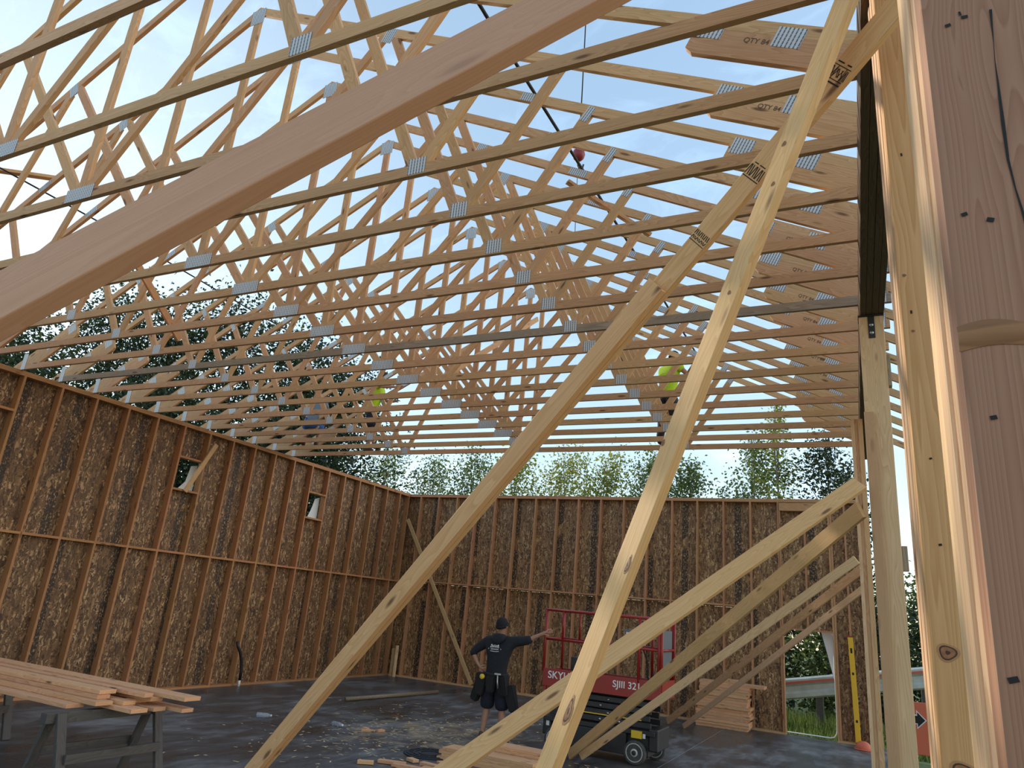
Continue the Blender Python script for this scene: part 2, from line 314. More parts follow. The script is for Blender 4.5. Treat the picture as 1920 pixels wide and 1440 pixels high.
def earth():
    m, t, b = newmat('bounce_gravel_and_turf'); lk = t.links.new
    tc = node(t, 'ShaderNodeTexCoord')
    sx = node(t, 'ShaderNodeSeparateXYZ'); lk(tc.outputs['Object'], sx.inputs[0])
    n1 = node(t, 'ShaderNodeTexNoise', Scale=0.8, Detail=6.0); lk(tc.outputs['Object'], n1.inputs['Vector'])
    n2 = node(t, 'ShaderNodeTexNoise', Scale=22.0, Detail=4.0); lk(tc.outputs['Object'], n2.inputs['Vector'])
    g = node(t, 'ShaderNodeValToRGB'); g.color_ramp.elements[0].color = (0.30, 0.235, 0.165, 1); g.color_ramp.elements[1].color = (0.50, 0.41, 0.30, 1); lk(n2.outputs['Fac'], g.inputs[0])
    t2 = node(t, 'ShaderNodeValToRGB'); t2.color_ramp.elements[0].color = (0.05, 0.075, 0.02, 1); t2.color_ramp.elements[1].color = (0.16, 0.19, 0.06, 1); lk(n2.outputs['Fac'], t2.inputs[0])
    y = node(t, 'ShaderNodeMapRange'); y.inputs['From Min'].default_value = -4.5; y.inputs['From Max'].default_value = -2.0; lk(sx.outputs[1], y.inputs[0])  # unseen pale gravel behind the camera, added to bounce sun onto camera-facing sides
    c = node(t, 'ShaderNodeMix', data_type='RGBA'); lk(y.outputs[0], c.inputs[0]); lk(g.outputs[0], c.inputs[6]); lk(t2.outputs[0], c.inputs[7])
    lk(c.outputs[2], b.inputs['Base Color']); b.inputs['Roughness'].default_value = 0.95
    bp = node(t, 'ShaderNodeBump', Strength=0.5, Distance=0.03); lk(n2.outputs['Fac'], bp.inputs['Height']); lk(bp.outputs[0], b.inputs['Normal'])
    return m
EARTH = earth()

# ------------------------------------------------------------------ helpers
def wm(o):
    m = o.matrix_basis.copy()
    while o.parent:
        o = o.parent; m = o.matrix_basis @ m
    return m

def link(name, mesh, mat=None, parent=None, matrix=None):
    o = bpy.data.objects.new(name, mesh); COL.objects.link(o)
    if mat is not None and mesh is not None and len(mesh.materials) == 0: mesh.materials.append(mat)
    if matrix is None: matrix = Matrix.Identity(4)
    if parent is not None:
        o.parent = parent; o.matrix_basis = wm(parent).inverted() @ matrix
    else: o.matrix_basis = matrix
    return o

def tag(o, label, cat, group=None, kind=None):
    o['label'] = label
    if cat: o['category'] = cat
    if group: o['group'] = group
    if kind: o['kind'] = kind
    return o

def empty(name, loc=(0, 0, 0), rz=0.0):
    o = bpy.data.objects.new(name, None); COL.objects.link(o)
    o.matrix_basis = Matrix.Translation(Vector(loc)) @ Matrix.Rotation(rz, 4, 'Z'); o.empty_display_size = 0.1
    return o

def pydata(name, v, f, smooth=False):
    m = bpy.data.meshes.new(name); m.from_pydata([tuple(p) for p in v], [], f); m.update()
    if smooth: m.polygons.foreach_set('use_smooth', [True] * len(m.polygons))
    return m

_bx = {}
def boxmesh(l, w_, t_, bev=0.0, mat=None):
    """box centred on its origin: length along x, width y, thickness z"""
    k = (round(l, 4), round(w_, 4), round(t_, 4), bev, mat.name if mat else None)
    if k in _bx: return _bx[k]
    bm = bmesh.new()
    bmesh.ops.create_cube(bm, size=1.0)
    for v in bm.verts: v.co = Vector((v.co.x * l, v.co.y * w_, v.co.z * t_))
    if bev: bmesh.ops.bevel(bm, geom=list(bm.edges), offset=bev, segments=2, affect='EDGES', profile=0.5)
    m = bpy.data.meshes.new('board'); bm.to_mesh(m); bm.free()
    if mat: m.materials.append(mat)
    _bx[k] = m
    return m

def frame(x, y, origin):
    """matrix with local x along X, local y near Y"""
    x = Vector(x).normalized(); z = x.cross(Vector(y)).normalized(); y = z.cross(x)
    m = Matrix((x, y, z)).transposed().to_4x4(); m.translation = Vector(origin)
    return m

def board(name, p0, p1, wdir, w_, t_, mat, parent=None, bev=0.0, off=(0, 0)):
    """board from p0 to p1; wdir the direction of its width; off moves it by fractions of (width, thickness)"""
    p0, p1 = Vector(p0), Vector(p1); d = p1 - p0
    m = frame(d, wdir, (p0 + p1) / 2)
    m = m @ Matrix.Translation((0, off[0] * w_, off[1] * t_))
    return link(name, boxmesh(d.length, w_, t_, bev, mat), None, parent, m)

def abox(name, x0, x1, y0, y1, z0, z1, mat, parent=None, bev=0.0, along=None):
    """axis aligned box; grain runs along its longest side"""
    dx, dy, dz = x1 - x0, y1 - y0, z1 - z0
    c = ((x0 + x1) / 2, (y0 + y1) / 2, (z0 + z1) / 2)
    a = along or max((dx, 'x'), (dy, 'y'), (dz, 'z'))[1]
    if a == 'x': m, l, w_, t_ = frame((1, 0, 0), (0, 1, 0), c), dx, dy, dz
    elif a == 'y': m, l, w_, t_ = frame((0, 1, 0), (0, 0, 1), c), dy, dz, dx
    else: m, l, w_, t_ = frame((0, 0, 1), (1, 0, 0), c), dz, dx, dy
    return link(name, boxmesh(l, w_, t_, bev, mat), None, parent, m)

def tubemesh(pts, r, n=10, cap=True, radii=None):
    pts = [Vector(p) for p in pts]; v = []; f = []
    up = None
    for i, p in enumerate(pts):
        d = (pts[min(i + 1, len(pts) - 1)] - pts[max(i - 1, 0)]).normalized()
        if up is None:
            up = Vector((0, 0, 1)) if abs(d.z) < .9 else Vector((1, 0, 0))
        a = d.cross(up).normalized(); b = a.cross(d).normalized(); up = b
        rr = radii[i] if radii else r
        for k in range(n):
            t = 2 * math.pi * k / n
            v.append(p + a * math.cos(t) * rr + b * math.sin(t) * rr)
    for i in range(len(pts) - 1):
        for k in range(n):
            f.append((i * n + k, i * n + (k + 1) % n, (i + 1) * n + (k + 1) % n, (i + 1) * n + k))
    if cap:
        f.append(tuple(range(n - 1, -1, -1))); f.append(tuple((len(pts) - 1) * n + k for k in range(n)))
    return pydata('tube', v, f, True)

def tube(name, pts, r, mat, parent=None, n=10, radii=None):
    return link(name, tubemesh(pts, r, n, True, radii), mat, parent)

def lathemesh(prof, n=24):
    """profile of (radius, z) turned about z"""
    v = []; f = []
    for r, z in prof:
        for k in range(n):
            t = 2 * math.pi * k / n; v.append((r * math.cos(t), r * math.sin(t), z))
    for i in range(len(prof) - 1):
        for k in range(n): f.append((i * n + k, i * n + (k + 1) % n, (i + 1) * n + (k + 1) % n, (i + 1) * n + k))
    f.append(tuple(range(n - 1, -1, -1))); f.append(tuple((len(prof) - 1) * n + k for k in range(n)))
    return pydata('lathe', v, f, True)

def prism(name, poly, y0, y1, mat, parent=None, matrix=None):
    """polygon in (x, z) pushed from y0 to y1"""
    n = len(poly); v = [(x, y0, z) for x, z in poly] + [(x, y1, z) for x, z in poly]
    f = [tuple(range(n)), tuple(range(2 * n - 1, n - 1, -1))] + [(i, i + n, (i + 1) % n + n, (i + 1) % n) for i in range(n)]
    return link(name, pydata(name, v, f), mat, parent, matrix)

def textmesh(s, size, depth=0.0008):
    c = bpy.data.curves.new('lettering', 'FONT'); c.body = s; c.size = size; c.extrude = depth; c.offset = size * 0.010; c.align_x = 'CENTER'; c.align_y = 'CENTER'
    o = bpy.data.objects.new('lettering_source', c); COL.objects.link(o)
    dg = bpy.context.evaluated_depsgraph_get(); m = bpy.data.meshes.new_from_object(o.evaluated_get(dg))
    bpy.data.objects.remove(o); bpy.data.curves.remove(c)
    return m

def marks(name, rects, mat, parent, matrix, lift=0.0006):
    """flat ink: rectangles (x, y, w, h, turn) lying in the local xy plane"""
    v = []; f = []
    for x, y, w_, h_, a in rects:
        i = len(v); ca, sa = math.cos(a), math.sin(a)
        for sx, sy in ((-1, -1), (1, -1), (1, 1), (-1, 1)):
            px, py = sx * w_ / 2, sy * h_ / 2; v.append((x + px * ca - py * sa, y + px * sa + py * ca, lift))
        f.append((i, i + 1, i + 2, i + 3))
    return link(name, pydata(name, v, f), mat, parent, matrix)

def copy_tree(o, parent=None):
    c = o.copy(); COL.objects.link(c); c.parent = parent
    for ch in list(o.children): copy_tree(ch, c)
    return c

ORD = ['first', 'second', 'third', 'fourth', 'fifth', 'sixth', 'seventh', 'eighth', 'ninth', 'tenth', 'eleventh', 'twelfth', 'thirteenth', 'fourteenth', 'fifteenth', 'sixteenth', 'seventeenth', 'eighteenth', 'nineteenth', 'twentieth', 'twenty-first', 'twenty-second', 'twenty-third']

# ------------------------------------------------------------------ ground and floor
def grid_plane(name, x0, x1, y0, y1, z, mat, n=2):
    v = [(x0 + (x1 - x0) * i / n, y0 + (y1 - y0) * j / n, z) for j in range(n + 1) for i in range(n + 1)]
    f = [(j * (n + 1) + i, j * (n + 1) + i + 1, (j + 1) * (n + 1) + i + 1, (j + 1) * (n + 1) + i) for j in range(n) for i in range(n)]
    return link(name, pydata(name, v, f), mat)
g = grid_plane('ground', -90, 90, -60, 110, -0.16, EARTH)
tag(g, 'rough turf ground around the slab, with added bounce gravel behind the camera', None, kind='structure')

SLABJOINT = plain('pale_joint', (0.42, 0.42, 0.42), 0.7)
fl = abox('floor', -11.95, 0.55, -2.0, 17.20, -0.20, -0.004, SLABJOINT)
tag(fl, 'dark stained concrete slab with pale saw joints', None, kind='structure')
def slab(x0, x1, y0, y1):
    c = 0.006
    m = pydata('slab', [(x0 + c, y0 + c, -.004), (x1 - c, y0 + c, -.004), (x1 - c, y1 - c, -.004), (x0 + c, y1 - c, -.004), (x0 + c, y0 + c, 0), (x1 - c, y0 + c, 0), (x1 - c, y1 - c, 0), (x0 + c, y1 - c, 0)],
               [(4, 5, 6, 7), (0, 1, 5, 4), (1, 2, 6, 5), (2, 3, 7, 6), (3, 0, 4, 7)])
    link('slab', m, CONCRETE, fl)
XS = [-11.95, -8.9, -5.95, -2.86, 0.55]; YS = [-2.0, 1.6, 5.3, 9.1, 13.0, 17.20]
for i in range(4):
    for j in range(5): slab(XS[i], XS[i + 1], YS[j], YS[j + 1])

# ------------------------------------------------------------------ walls
H = 4.877
def sheet(parent, horiz, org, a0, a1, z0, z1, hole=None, t=0.0115, mat=None):
    """strand board sheet: a runs along `horiz` from org; a hole is (a0, a1, z0, z1)"""
    ca, cz = (a0 + a1) / 2, (z0 + z1) / 2
    g = 0.002
    xs = [a0 + g, a1 - g]; ys = [z0 + g, z1 - g]
    if hole:
        xs = sorted(set([a0 + g, max(a0 + g, hole[0]), min(a1 - g, hole[1]), a1 - g])); ys = sorted(set([z0 + g, max(z0 + g, hole[2]), min(z1 - g, hole[3]), z1 - g]))
    nx, ny = len(xs), len(ys)
    v = [(x - ca, y - cz, s * t / 2) for s in (-1, 1) for y in ys for x in xs]
    idx = lambda s, i, j: s * nx * ny + j * nx + i
    cells = set()
    for i in range(nx - 1):
        for j in range(ny - 1):
            mx_, my_ = (xs[i] + xs[i + 1]) / 2, (ys[j] + ys[j + 1]) / 2
            if hole and hole[0] < mx_ < hole[1] and hole[2] < my_ < hole[3]: continue
            cells.add((i, j))
    f = []
    for i, j in cells:
        f.append((idx(1, i, j), idx(1, i + 1, j), idx(1, i + 1, j + 1), idx(1, i, j + 1))); f.append((idx(0, i, j), idx(0, i, j + 1), idx(0, i + 1, j + 1), idx(0, i + 1, j)))
        for (di, dj, p, q) in ((-1, 0, (i, j + 1), (i, j)), (1, 0, (i + 1, j), (i + 1, j + 1)), (0, -1, (i, j), (i + 1, j)), (0, 1, (i + 1, j + 1), (i, j + 1))):
            if (i + di, j + dj) not in cells: f.append((idx(0, *p), idx(0, *q), idx(1, *q), idx(1, *p)))
    h = Vector(horiz)
    m = frame(h, (0, 0, 1), Vector(org) + h * ca + Vector((0, 0, cz)))
    return link('sheathing_panel', pydata('panel', v, f), mat or OSB, parent, m)

# left wall: studs stand along Y, inner edges at X = -11.75
wl = empty('wall_left', (-11.82, 8, 0)); tag(wl, 'tall stud wall sheathed in strand board along the left side', None, kind='structure')
XI, XO = -11.75, -11.89
SY = [10.34 + 0.6145 * k for k in range(-18, 11)] + [16.93]
for y in SY: abox('stud', XO, XI, y, y + 0.038, 0.038, 4.801, FIR, wl)
for y0, y1 in ((-0.75, 4.9), (4.9, 11.0), (11.0, 17.14)):
    abox('bottom_plate', XO, XI, y0, y1, 0.0, 0.038, FIR, wl); abox('top_plate', XO, XI, y0, y1, 4.801, 4.838, FIR, wl); abox('top_plate', XO, XI, y0, y1, 4.839, H, FIR, wl)
for a, b in zip(SY[:-1], SY[1:]): abox('blocking', XO, XI, a + 0.038, b, 2.42, 2.458, FIR, wl, along='y')
WIN = ((9.149, 9.725, 3.62, 4.20), (12.836, 13.412, 3.62, 4.18))
for (a, b, z0, z1) in WIN:
    abox('window_sill', XO, XI + .002, a, b, z0 - 0.038, z0, FIR, wl, along='y'); abox('window_header', XO, XI + .002, a, b, z1, z1 + 0.038, FIR, wl, along='y')
abox('window_header', XO, XI + .002, SY[10] + .038, SY[11], 4.22, 4.258, FIR, wl, along='y')
i = 0
while i < len(SY) - 1:
    a = SY[i]; b = SY[min(i + 2, len(SY) - 1)] + (0.0 if i + 2 < len(SY) - 1 else 0.2)
    for z0, z1 in ((0.0, 2.439), (2.439, H)):
        hole = None
        for wn_ in WIN:
            if wn_[0] < b and wn_[1] > a and wn_[2] > z0 and wn_[3] < z1: hole = wn_
        sheet(wl, (0, 1, 0), (XO - 0.006, 0, 0), a, b, z0, z1, hole)
    i += 2
# torn house wrap at the two small openings
def wrapflap(parent, pts, name='house_wrap_flap'):
    n = len(pts); v = [Vector(p) for p in pts] + [Vector(p) + Vector((0.004, 0.004, 0)) for p in pts]
    f = [tuple(range(n)), tuple(range(2 * n - 1, n - 1, -1))] + [(k, (k + 1) % n, (k + 1) % n + n, k + n) for k in range(n)]
    return link(name, pydata('flap', v, f), WRAP, parent)
wrapflap(wl, [(-11.93, 9.725, 4.15), (-11.95, 9.60, 4.12), (-11.96, 9.55, 3.8), (-11.96, 9.40, 3.63), (-11.93, 9.725, 3.62)])
wrapflap(wl, [(-11.93, 13.412, 4.15), (-11.95, 13.28, 4.10), (-11.96, 13.22, 3.85), (-11.96, 13.12, 3.63), (-11.93, 13.412, 3.62)])

# back wall: inner edges at Y = 17.0
wb = empty('wall_back', (-6, 17.07, 0)); tag(wb, 'tall stud wall with strand board across the far end', None, kind='structure')
YI, YO = 17.0, 17.14
SX = [-11.40 + 0.6017 * k for k in range(17)]
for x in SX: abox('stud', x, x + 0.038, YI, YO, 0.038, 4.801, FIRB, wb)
D0, D1, DZ = -1.71, -0.74, 2.07          # door opening
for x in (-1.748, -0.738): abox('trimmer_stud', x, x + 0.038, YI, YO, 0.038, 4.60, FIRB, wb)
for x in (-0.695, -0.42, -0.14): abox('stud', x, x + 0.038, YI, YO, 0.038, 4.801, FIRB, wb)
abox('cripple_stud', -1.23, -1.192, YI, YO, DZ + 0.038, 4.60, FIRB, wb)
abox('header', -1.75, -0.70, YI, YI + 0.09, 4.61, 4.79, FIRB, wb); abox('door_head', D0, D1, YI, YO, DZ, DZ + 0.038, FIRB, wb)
for x0, x1 in ((-11.74, -6.0), (-6.0, -0.10)):
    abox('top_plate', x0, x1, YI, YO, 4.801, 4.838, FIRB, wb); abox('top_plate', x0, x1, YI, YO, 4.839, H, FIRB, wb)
for x0, x1 in ((-11.74, -6.0), (-6.0, D0), (D1, -0.10)): abox('bottom_plate', x0, x1, YI, YO, 0, 0.038, SPRUCE, wb)
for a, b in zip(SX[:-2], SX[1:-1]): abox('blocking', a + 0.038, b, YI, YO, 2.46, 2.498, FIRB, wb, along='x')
xs = [-11.9] + SX[2::2] + [-0.09]
for a, b in zip(xs[:-1], xs[1:]):
    for z0, z1 in ((0, 2.439), (2.439, H)):
        hole = (D0, D1, -0.1, DZ) if (b > D0 and a < D1 and z0 == 0) else None
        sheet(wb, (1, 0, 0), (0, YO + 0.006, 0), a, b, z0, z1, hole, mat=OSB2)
wrapflap(wb, [(-0.97, 17.19, 2.07), (-0.74, 17.19, 2.07), (-0.735, 17.19, 1.05), (-0.77, 17.20, 1.2), (-0.88, 17.20, 1.7)])
# thin white weather membrane turned round the door edge
tube('door_edge_wrap', [(-0.745, 17.16, 2.05), (-0.742, 17.16, 1.0), (-0.745, 17.16, 0.25), (-0.76, 17.16, 0.14), (-0.80, 17.16, 0.07), (-0.88, 17.16, 0.045), (-1.7, 17.16, 0.045)], 0.013, WRAP, wb, 6)

# ------------------------------------------------------------------ beam and posts of the open right side
SK = 0.0142
bm_ = empty('support_beam', (0.15 + 0.09, 0, 4.57), SK); tag(bm_, 'dark built-up timber beam carrying the right ends of the roof trusses', 'beam')
BW = wm(bm_)
for k in range(4):
    m = BW @ frame((0, 1, 0), (0, 0, 1), (-0.0675 + 0.045 * k, 5.95, 0.152))
    link('ply', boxmesh(11.4, 0.303 - 0.004 * (k % 2), 0.0435, 0.003, LVL), None, bm_, m)

p1 = empty('timber_post', (0.14, 6.17, 0), SK); tag(p1, 'square post with a bolted steel strap under the dark beam', 'post')
abox('post_body', 0.052, 0.235, 6.10, 6.24, 0, 4.555, PALE, p1, 0.004)
abox('sister_board', 0.045, 0.115, 6.06, 6.098, 0, 3.72, PINKFIR, p1, 0.003)
abox('bearing_plate', 0.046, 0.241, 6.092, 6.25, 4.556, 4.569, STEEL, p1)
st = abox('strap', 0.118, 0.168, 6.094, 6.0995, 4.36, 4.556, STEEL, p1, 0.002)
for z in (4.475, 4.405):
    m = Matrix.Translation((0.143, 6.094, z)) @ Matrix.Rotation(math.pi / 2, 4, 'X')
    link('bolt', lathemesh([(0.016, 0), (0.016, 0.003), (0.009, 0.0035), (0.009, 0.009)], 12), BOLT, st, m)
abox('spacer_block', 0.237, 0.275, 6.12, 6.20, 2.50, 2.68, WEATHERED, p1); abox('spacer_block', 0.237, 0.262, 6.12, 6.20, 3.95, 4.22, WEATHERED, p1)

p2 = empty('timber_post', (0.0, 9.4, 0)); tag(p2, 'slim built-up stud post standing behind the strapped post', 'post')
abox('ply', -0.085, -0.047, 9.3, 9.44, 0, 4.56, PALE, p2); abox('ply', -0.046, -0.008, 9.31, 9.45, 0, 4.56, SPRUCE, p2); abox('ply', -0.007, 0.045, 9.30, 9.44, 0, 4.56, SPRUCE, p2)
p3 = empty('timber_post', (0.03, 11.4, 0)); tag(p3, 'farthest slim post under the end of the dark beam', 'post')
abox('ply', -0.06, -0.022, 11.35, 11.49, 0, 4.56, FIR, p3); abox('ply', -0.021, 0.017, 11.35, 11.49, 0, 4.56, SPRUCE, p3)

# two built-up columns beside the camera
def column(label, corner, rz, plies, depth, width, mats, z1, faces):
    r = empty('built_up_column', (corner[0], corner[1], 0), rz); tag(r, label, 'column')
    b = wm(r); y = 0
    for k, t_ in enumerate(plies):
        dx = faces[k]
        m = b @ frame((0, 0, 1), (1, 0, 0), (dx + width / 2, y + t_ / 2, z1 / 2))
        link('ply', boxmesh(z1, width, t_ - 0.0015, 0.004, mats[k]), None, r, m); y += t_
    return r
colA = column('tan knotty column of stacked planks, left of the huge pink column', (0.154, 2.55), 0.075, [0.045, 0.04, 0.04, 0.04, 0.04], .2, 0.19, [COLUMNW, PALE, PALE, PALE, PALE], 4.56, [0, .002, -.001, .003, 0])
colB = column('huge reddish column filling the right edge of the picture', (0.1158, 0.95), 0.068, [0.045, 0.045, 0.05, 0.05], .19, 0.24, [ROSEFIR, PALE, PALE, PALE], 4.56, [0, .003, -.002, .001])

# ------------------------------------------------------------------ roof trusses
XM, ZA, SL = -5.69, 8.08, 0.5
ca = 1 / math.sqrt(1 + SL * SL); sa = SL * ca
DC = 0.089; DV = DC / ca                    # chord depth, plumb depth
ztop = lambda x: ZA - SL * abs(x - XM)
def member(name, poly, axis, mat, parent, y0=0.0, y1=0.038):
    ax = Vector((axis[0], 0, axis[1])).normalized()
    cx = sum(p[0] for p in poly) / len(poly); cz = sum(p[1] for p in poly) / len(poly)
    m = frame(ax, (-ax.z, 0, ax.x), (cx, (y0 + y1) / 2, cz)); inv = m.inverted(); t_ = (y1 - y0) / 2
    loc = [inv @ Vector((x, (y0 + y1) / 2, z)) for x, z in poly]; n = len(poly)
    v = [(p.x, p.y, -t_) for p in loc] + [(p.x, p.y, t_) for p in loc]
    area = sum(loc[i].x * loc[(i + 1) % n].y - loc[(i + 1) % n].x * loc[i].y for i in range(n))
    f = [tuple(range(n)), tuple(range(2 * n - 1, n - 1, -1))] + [(i, i + n, (i + 1) % n + n, (i + 1) % n) for i in range(n)]
    if area > 0: f = [tuple(reversed(q)) for q in f]
    return link(name, pydata(name, v, f), mat, parent, wm(parent) @ m)
def truss():
    r = empty('roof_truss', (0, 0, 0))
    member('bottom_chord', [(-11.88, H), (XM, H), (XM, H + DC), (-11.88, H + DC)], (1, 0), SPRUCE, r)
    member('bottom_chord', [(XM + .002, H), (0.33, H), (0.33, H + DC), (XM + .002, H + DC)], (1, 0), SPRUCE, r)
    for s in (-1, 1):
        X = lambda d: XM + s * d
        e = 6.62
        member('top_chord', [(X(0.001), ZA), (X(e), ztop(X(e))), (X(e), ztop(X(e)) - DV), (X(0.001), ZA - DV)], (s, -SL), SPRUCE, r)
        # heel slider under the top chord
        zt = lambda d: ZA - SL * d - DV - 0.001
        dv = 0.205; d0 = 4.93; dh = (ZA - DV - dv - (H + DC)) / SL; dt = (ZA - DV - (H + DC)) / SL
        sp = member('heel_slider', [(X(d0), zt(d0)), (X(min(dt, 6.0)), zt(min(dt, 6.0))), (X(min(dt, 6.0)), H + DC + .001), (X(dh), H + DC + .001), (X(d0 - .035), zt(d0 - .035) - dv), (X(d0 - .068), zt(d0 - .068) - dv * .84)], (s, -SL), SPRUCE, r)
        if s > 0:
            a = math.atan(SL); q = wm(r) @ frame((ca, 0, -sa), (sa, 0, ca), (X(5.28), -0.0006, ztop(X(5.28)) - DV - 0.06))
            link('stamped_lettering', textmesh('QTY 84', 0.048), FADEDINK, sp, q)
        # webs
        def web(xa, xb, zb, name='web'):
            p, q_ = Vector((xa, 0.019, H + DC - 0.01)), Vector((xb, 0.019, zb))
            return board(name, p, q_, (1, 0, 0), 0.089, 0.036, SPRUCE, r)
        bz = lambda d: ztop(X(d)) - DV + 0.012
        web(X(0.06), X(1.86), bz(1.86)); web(X(2.90), X(1.98), bz(1.98)); web(X(2.98), X(3.74), bz(3.74))
    board('king_post', (XM, 0.019, H + DC), (XM, 0.019, ZA - DV), (1, 0, 0), 0.089, 0.036, SPRUCE, r)
    def plate(x, z, w_, h_, rot=0.0):
        m = wm(r) @ Matrix.Translation((x, -0.001, z)) @ Matrix.Rotation(rot, 4, 'Y')
        link('nail_plate', boxmesh(w_, 0.0022, h_, 0, PLATE), None, r, m)
    plate(XM, H + 0.062, 0.36, 0.125); plate(XM, ZA - 0.135, 0.20, 0.20)
    for s in (-1, 1):
        X = lambda d: XM + s * d
        a = s * math.atan(SL)
        plate(X(2.94), H + 0.075, 0.15, 0.13); plate(X(1.92), ztop(X(1.92)) - 0.09, 0.13, 0.16, a); plate(X(3.74), ztop(X(3.74)) - 0.10, 0.075, 0.15, s * 0.62)
        plate(X(3.17), ztop(X(3.17)) - DV / 2, 0.22, 0.08, a); plate(X(5.02), ztop(X(5.02)) - 0.105, 0.17, 0.135, a); plate(X(5.46), ztop(X(5.46)) - 0.105, 0.17, 0.135, a)
        plate(X(6.02 if s < 0 else 5.93), H + 0.13, 0.11, 0.26)
    return r
T0 = truss()
NT = 18
YT = [12.05 - 0.6096 * k for k in range(NT)]
TR = []
for k in range(NT):
    t = T0 if k == 0 else copy_tree(T0)
    t.matrix_basis = Matrix.Translation((0, YT[k], 0)); TR.append(t)
    if k == 0: lab = 'farthest roof truss, at the open end of the row nearest the back wall'
    elif k == NT - 1: lab = 'nearest roof truss, crossing the top left corner of the picture'
    elif k == 9: lab = 'roof truss with a weathered grey bottom chord, tenth from the far end'
    else: lab = 'pale timber roof truss, %s from the far end of the row' % ORD[k]
    tag(t, lab, 'truss', 'roof trusses set out in a row')
gm = {}
for ch in TR[9].children:
    if ch.name.startswith('bottom_chord'):
        if ch.data.name not in gm:
            gm[ch.data.name] = ch.data.copy(); gm[ch.data.name].materials[0] = WEATHERED
        ch.data = gm[ch.data.name]

def single(name, label, cat, group=None, **kw):
    o = kw.pop('o'); tag(o, label, cat, group); return o
# boards nailed along the roof
tag(board('roof_board', (-8.86, 4.23, 6.62), (-9.62, 2.9, 6.24), (0.5, -.3, 0), 0.089, 0.038, SPRUCE), 'short loose board lying across the left roof slope at the picture edge', 'board')
tag(board('roof_brace', (-2.66, 5.98, 6.36), (-1.95, 6.72, 6.0), (1, 0, -.5), 0.089, 0.036, SPRUCE, off=(0, -.6)), 'short diagonal brace under the right roof slope near the crane hook', 'brace')
tag(board('roof_brace', (XM + 0.075, 8.4, 5.1), (XM + 0.075, 11.7, 7.5), (0, -1, 1), 0.089, 0.036, SPRUCE), 'long diagonal brace along the line of king posts at the far end', 'brace')
tag(board('roof_brace', (-8.05, 4.95, 5.75), (-8.05, 5.85, 5.0), (0, 1, 1), 0.089, 0.036, COLUMNW), 'brown diagonal brace among the truss webs above the left wall', 'brace')
# hoses / life lines along both slopes
tag(tube('life_line', [(-2.52, 1.2, 6.56), (-2.53, 4, 6.55), (-2.5, 8, 6.545), (-2.5, 12.3, 6.545)], 0.016, ROPE, None, 8), 'black line running along the right roof slope past the crane hook', 'cable')
tag(tube('life_line', [(-9.05, 1.2, 6.47), (-9.05, 5, 6.46), (-9.15, 8, 6.41), (-9.2, 11.4, 6.385)], 0.011, ROPE, None, 8), 'thin black line running along the left roof slope', 'cable')

# crane hook
cr = empty('crane_hook', (-3.61, 8.5, 8.55)); tag(cr, 'dark red crane ball and hook hanging on a thin cable above the trusses', 'crane hook')
link('ball', lathemesh([(0.012, -.11), (.05, -.10), (.085, -.06), (.10, 0), (.088, .05), (.06, .085), (.03, .11), (.022, .17), (.03, .20), (.03, .23), (.012, .25)], 20), REDBALL, cr, Matrix.Translation((-3.61, 8.5, 8.68)))
tube('cable', [(-3.61, 8.5, 8.9), (-3.64, 8.5, 11.0), (-3.75, 8.5, 16.0)], 0.010, ROPE, cr, 6)
tube('hook', [(-3.61, 8.5, 8.58), (-3.61, 8.5, 8.46), (-3.57, 8.5, 8.41), (-3.53, 8.5, 8.43), (-3.52, 8.5, 8.48)], 0.014, STEEL, cr, 6)
tube('tag_line', [(-3.61, 8.5, 8.42), (-3.60, 8.5, 8.0), (-3.58, 8.5, 7.15)], 0.005, ROPE, cr, 6)

# ------------------------------------------------------------------ bracing boards
def ply(name, A, B, u, v, w_, t_, mat, ext0=0.0, ext1=0.0, shift=0.0, parent=None, bev=0.003):
    A, B, u, v = Vector(A), Vector(B), Vector(u), Vector(v); d = (B - A).normalized()
    o = u * (w_ / 2) + v * (t_ / 2 + shift)
    return board(name, A + o - d * ext0, B + o + d * ext1, u, w_, t_, mat, parent, bev)
bb = ply('foreground_brace', (-1.235, 0.573, 2.354), (-0.563, 0.958, 3.022), (-0.723, 0.071, 0.687), (-0.212, 0.924, -0.319), 0.14, 0.038, PINKFIR, 3.45, 0.95)
tag(bb, 'thick pinkish plank crossing the upper left of the picture close to the camera', 'brace')

B2 = dict(A=(-3.392, 3.691, 0.929), B=(-0.709, 2.658, 3.306), u=(-0.652, 0.048, 0.757), v=(0.24, 0.96, 0.146))
b2 = empty('doubled_brace', (-4.4, 4.1, 0)); tag(b2, 'long doubled brace with black grade stamps rising to the top right', 'brace')
up_ = ply('brace_board', B2['A'], B2['B'], B2['u'], B2['v'], 0.089, 0.038, BRACE, 1.33, 1.42, 0.0385, b2)
ply('doubler_board', B2['A'], B2['B'], B2['u'], B2['v'], 0.089, 0.038, BRACE, 1.30, 0.0, 0.0, b2)
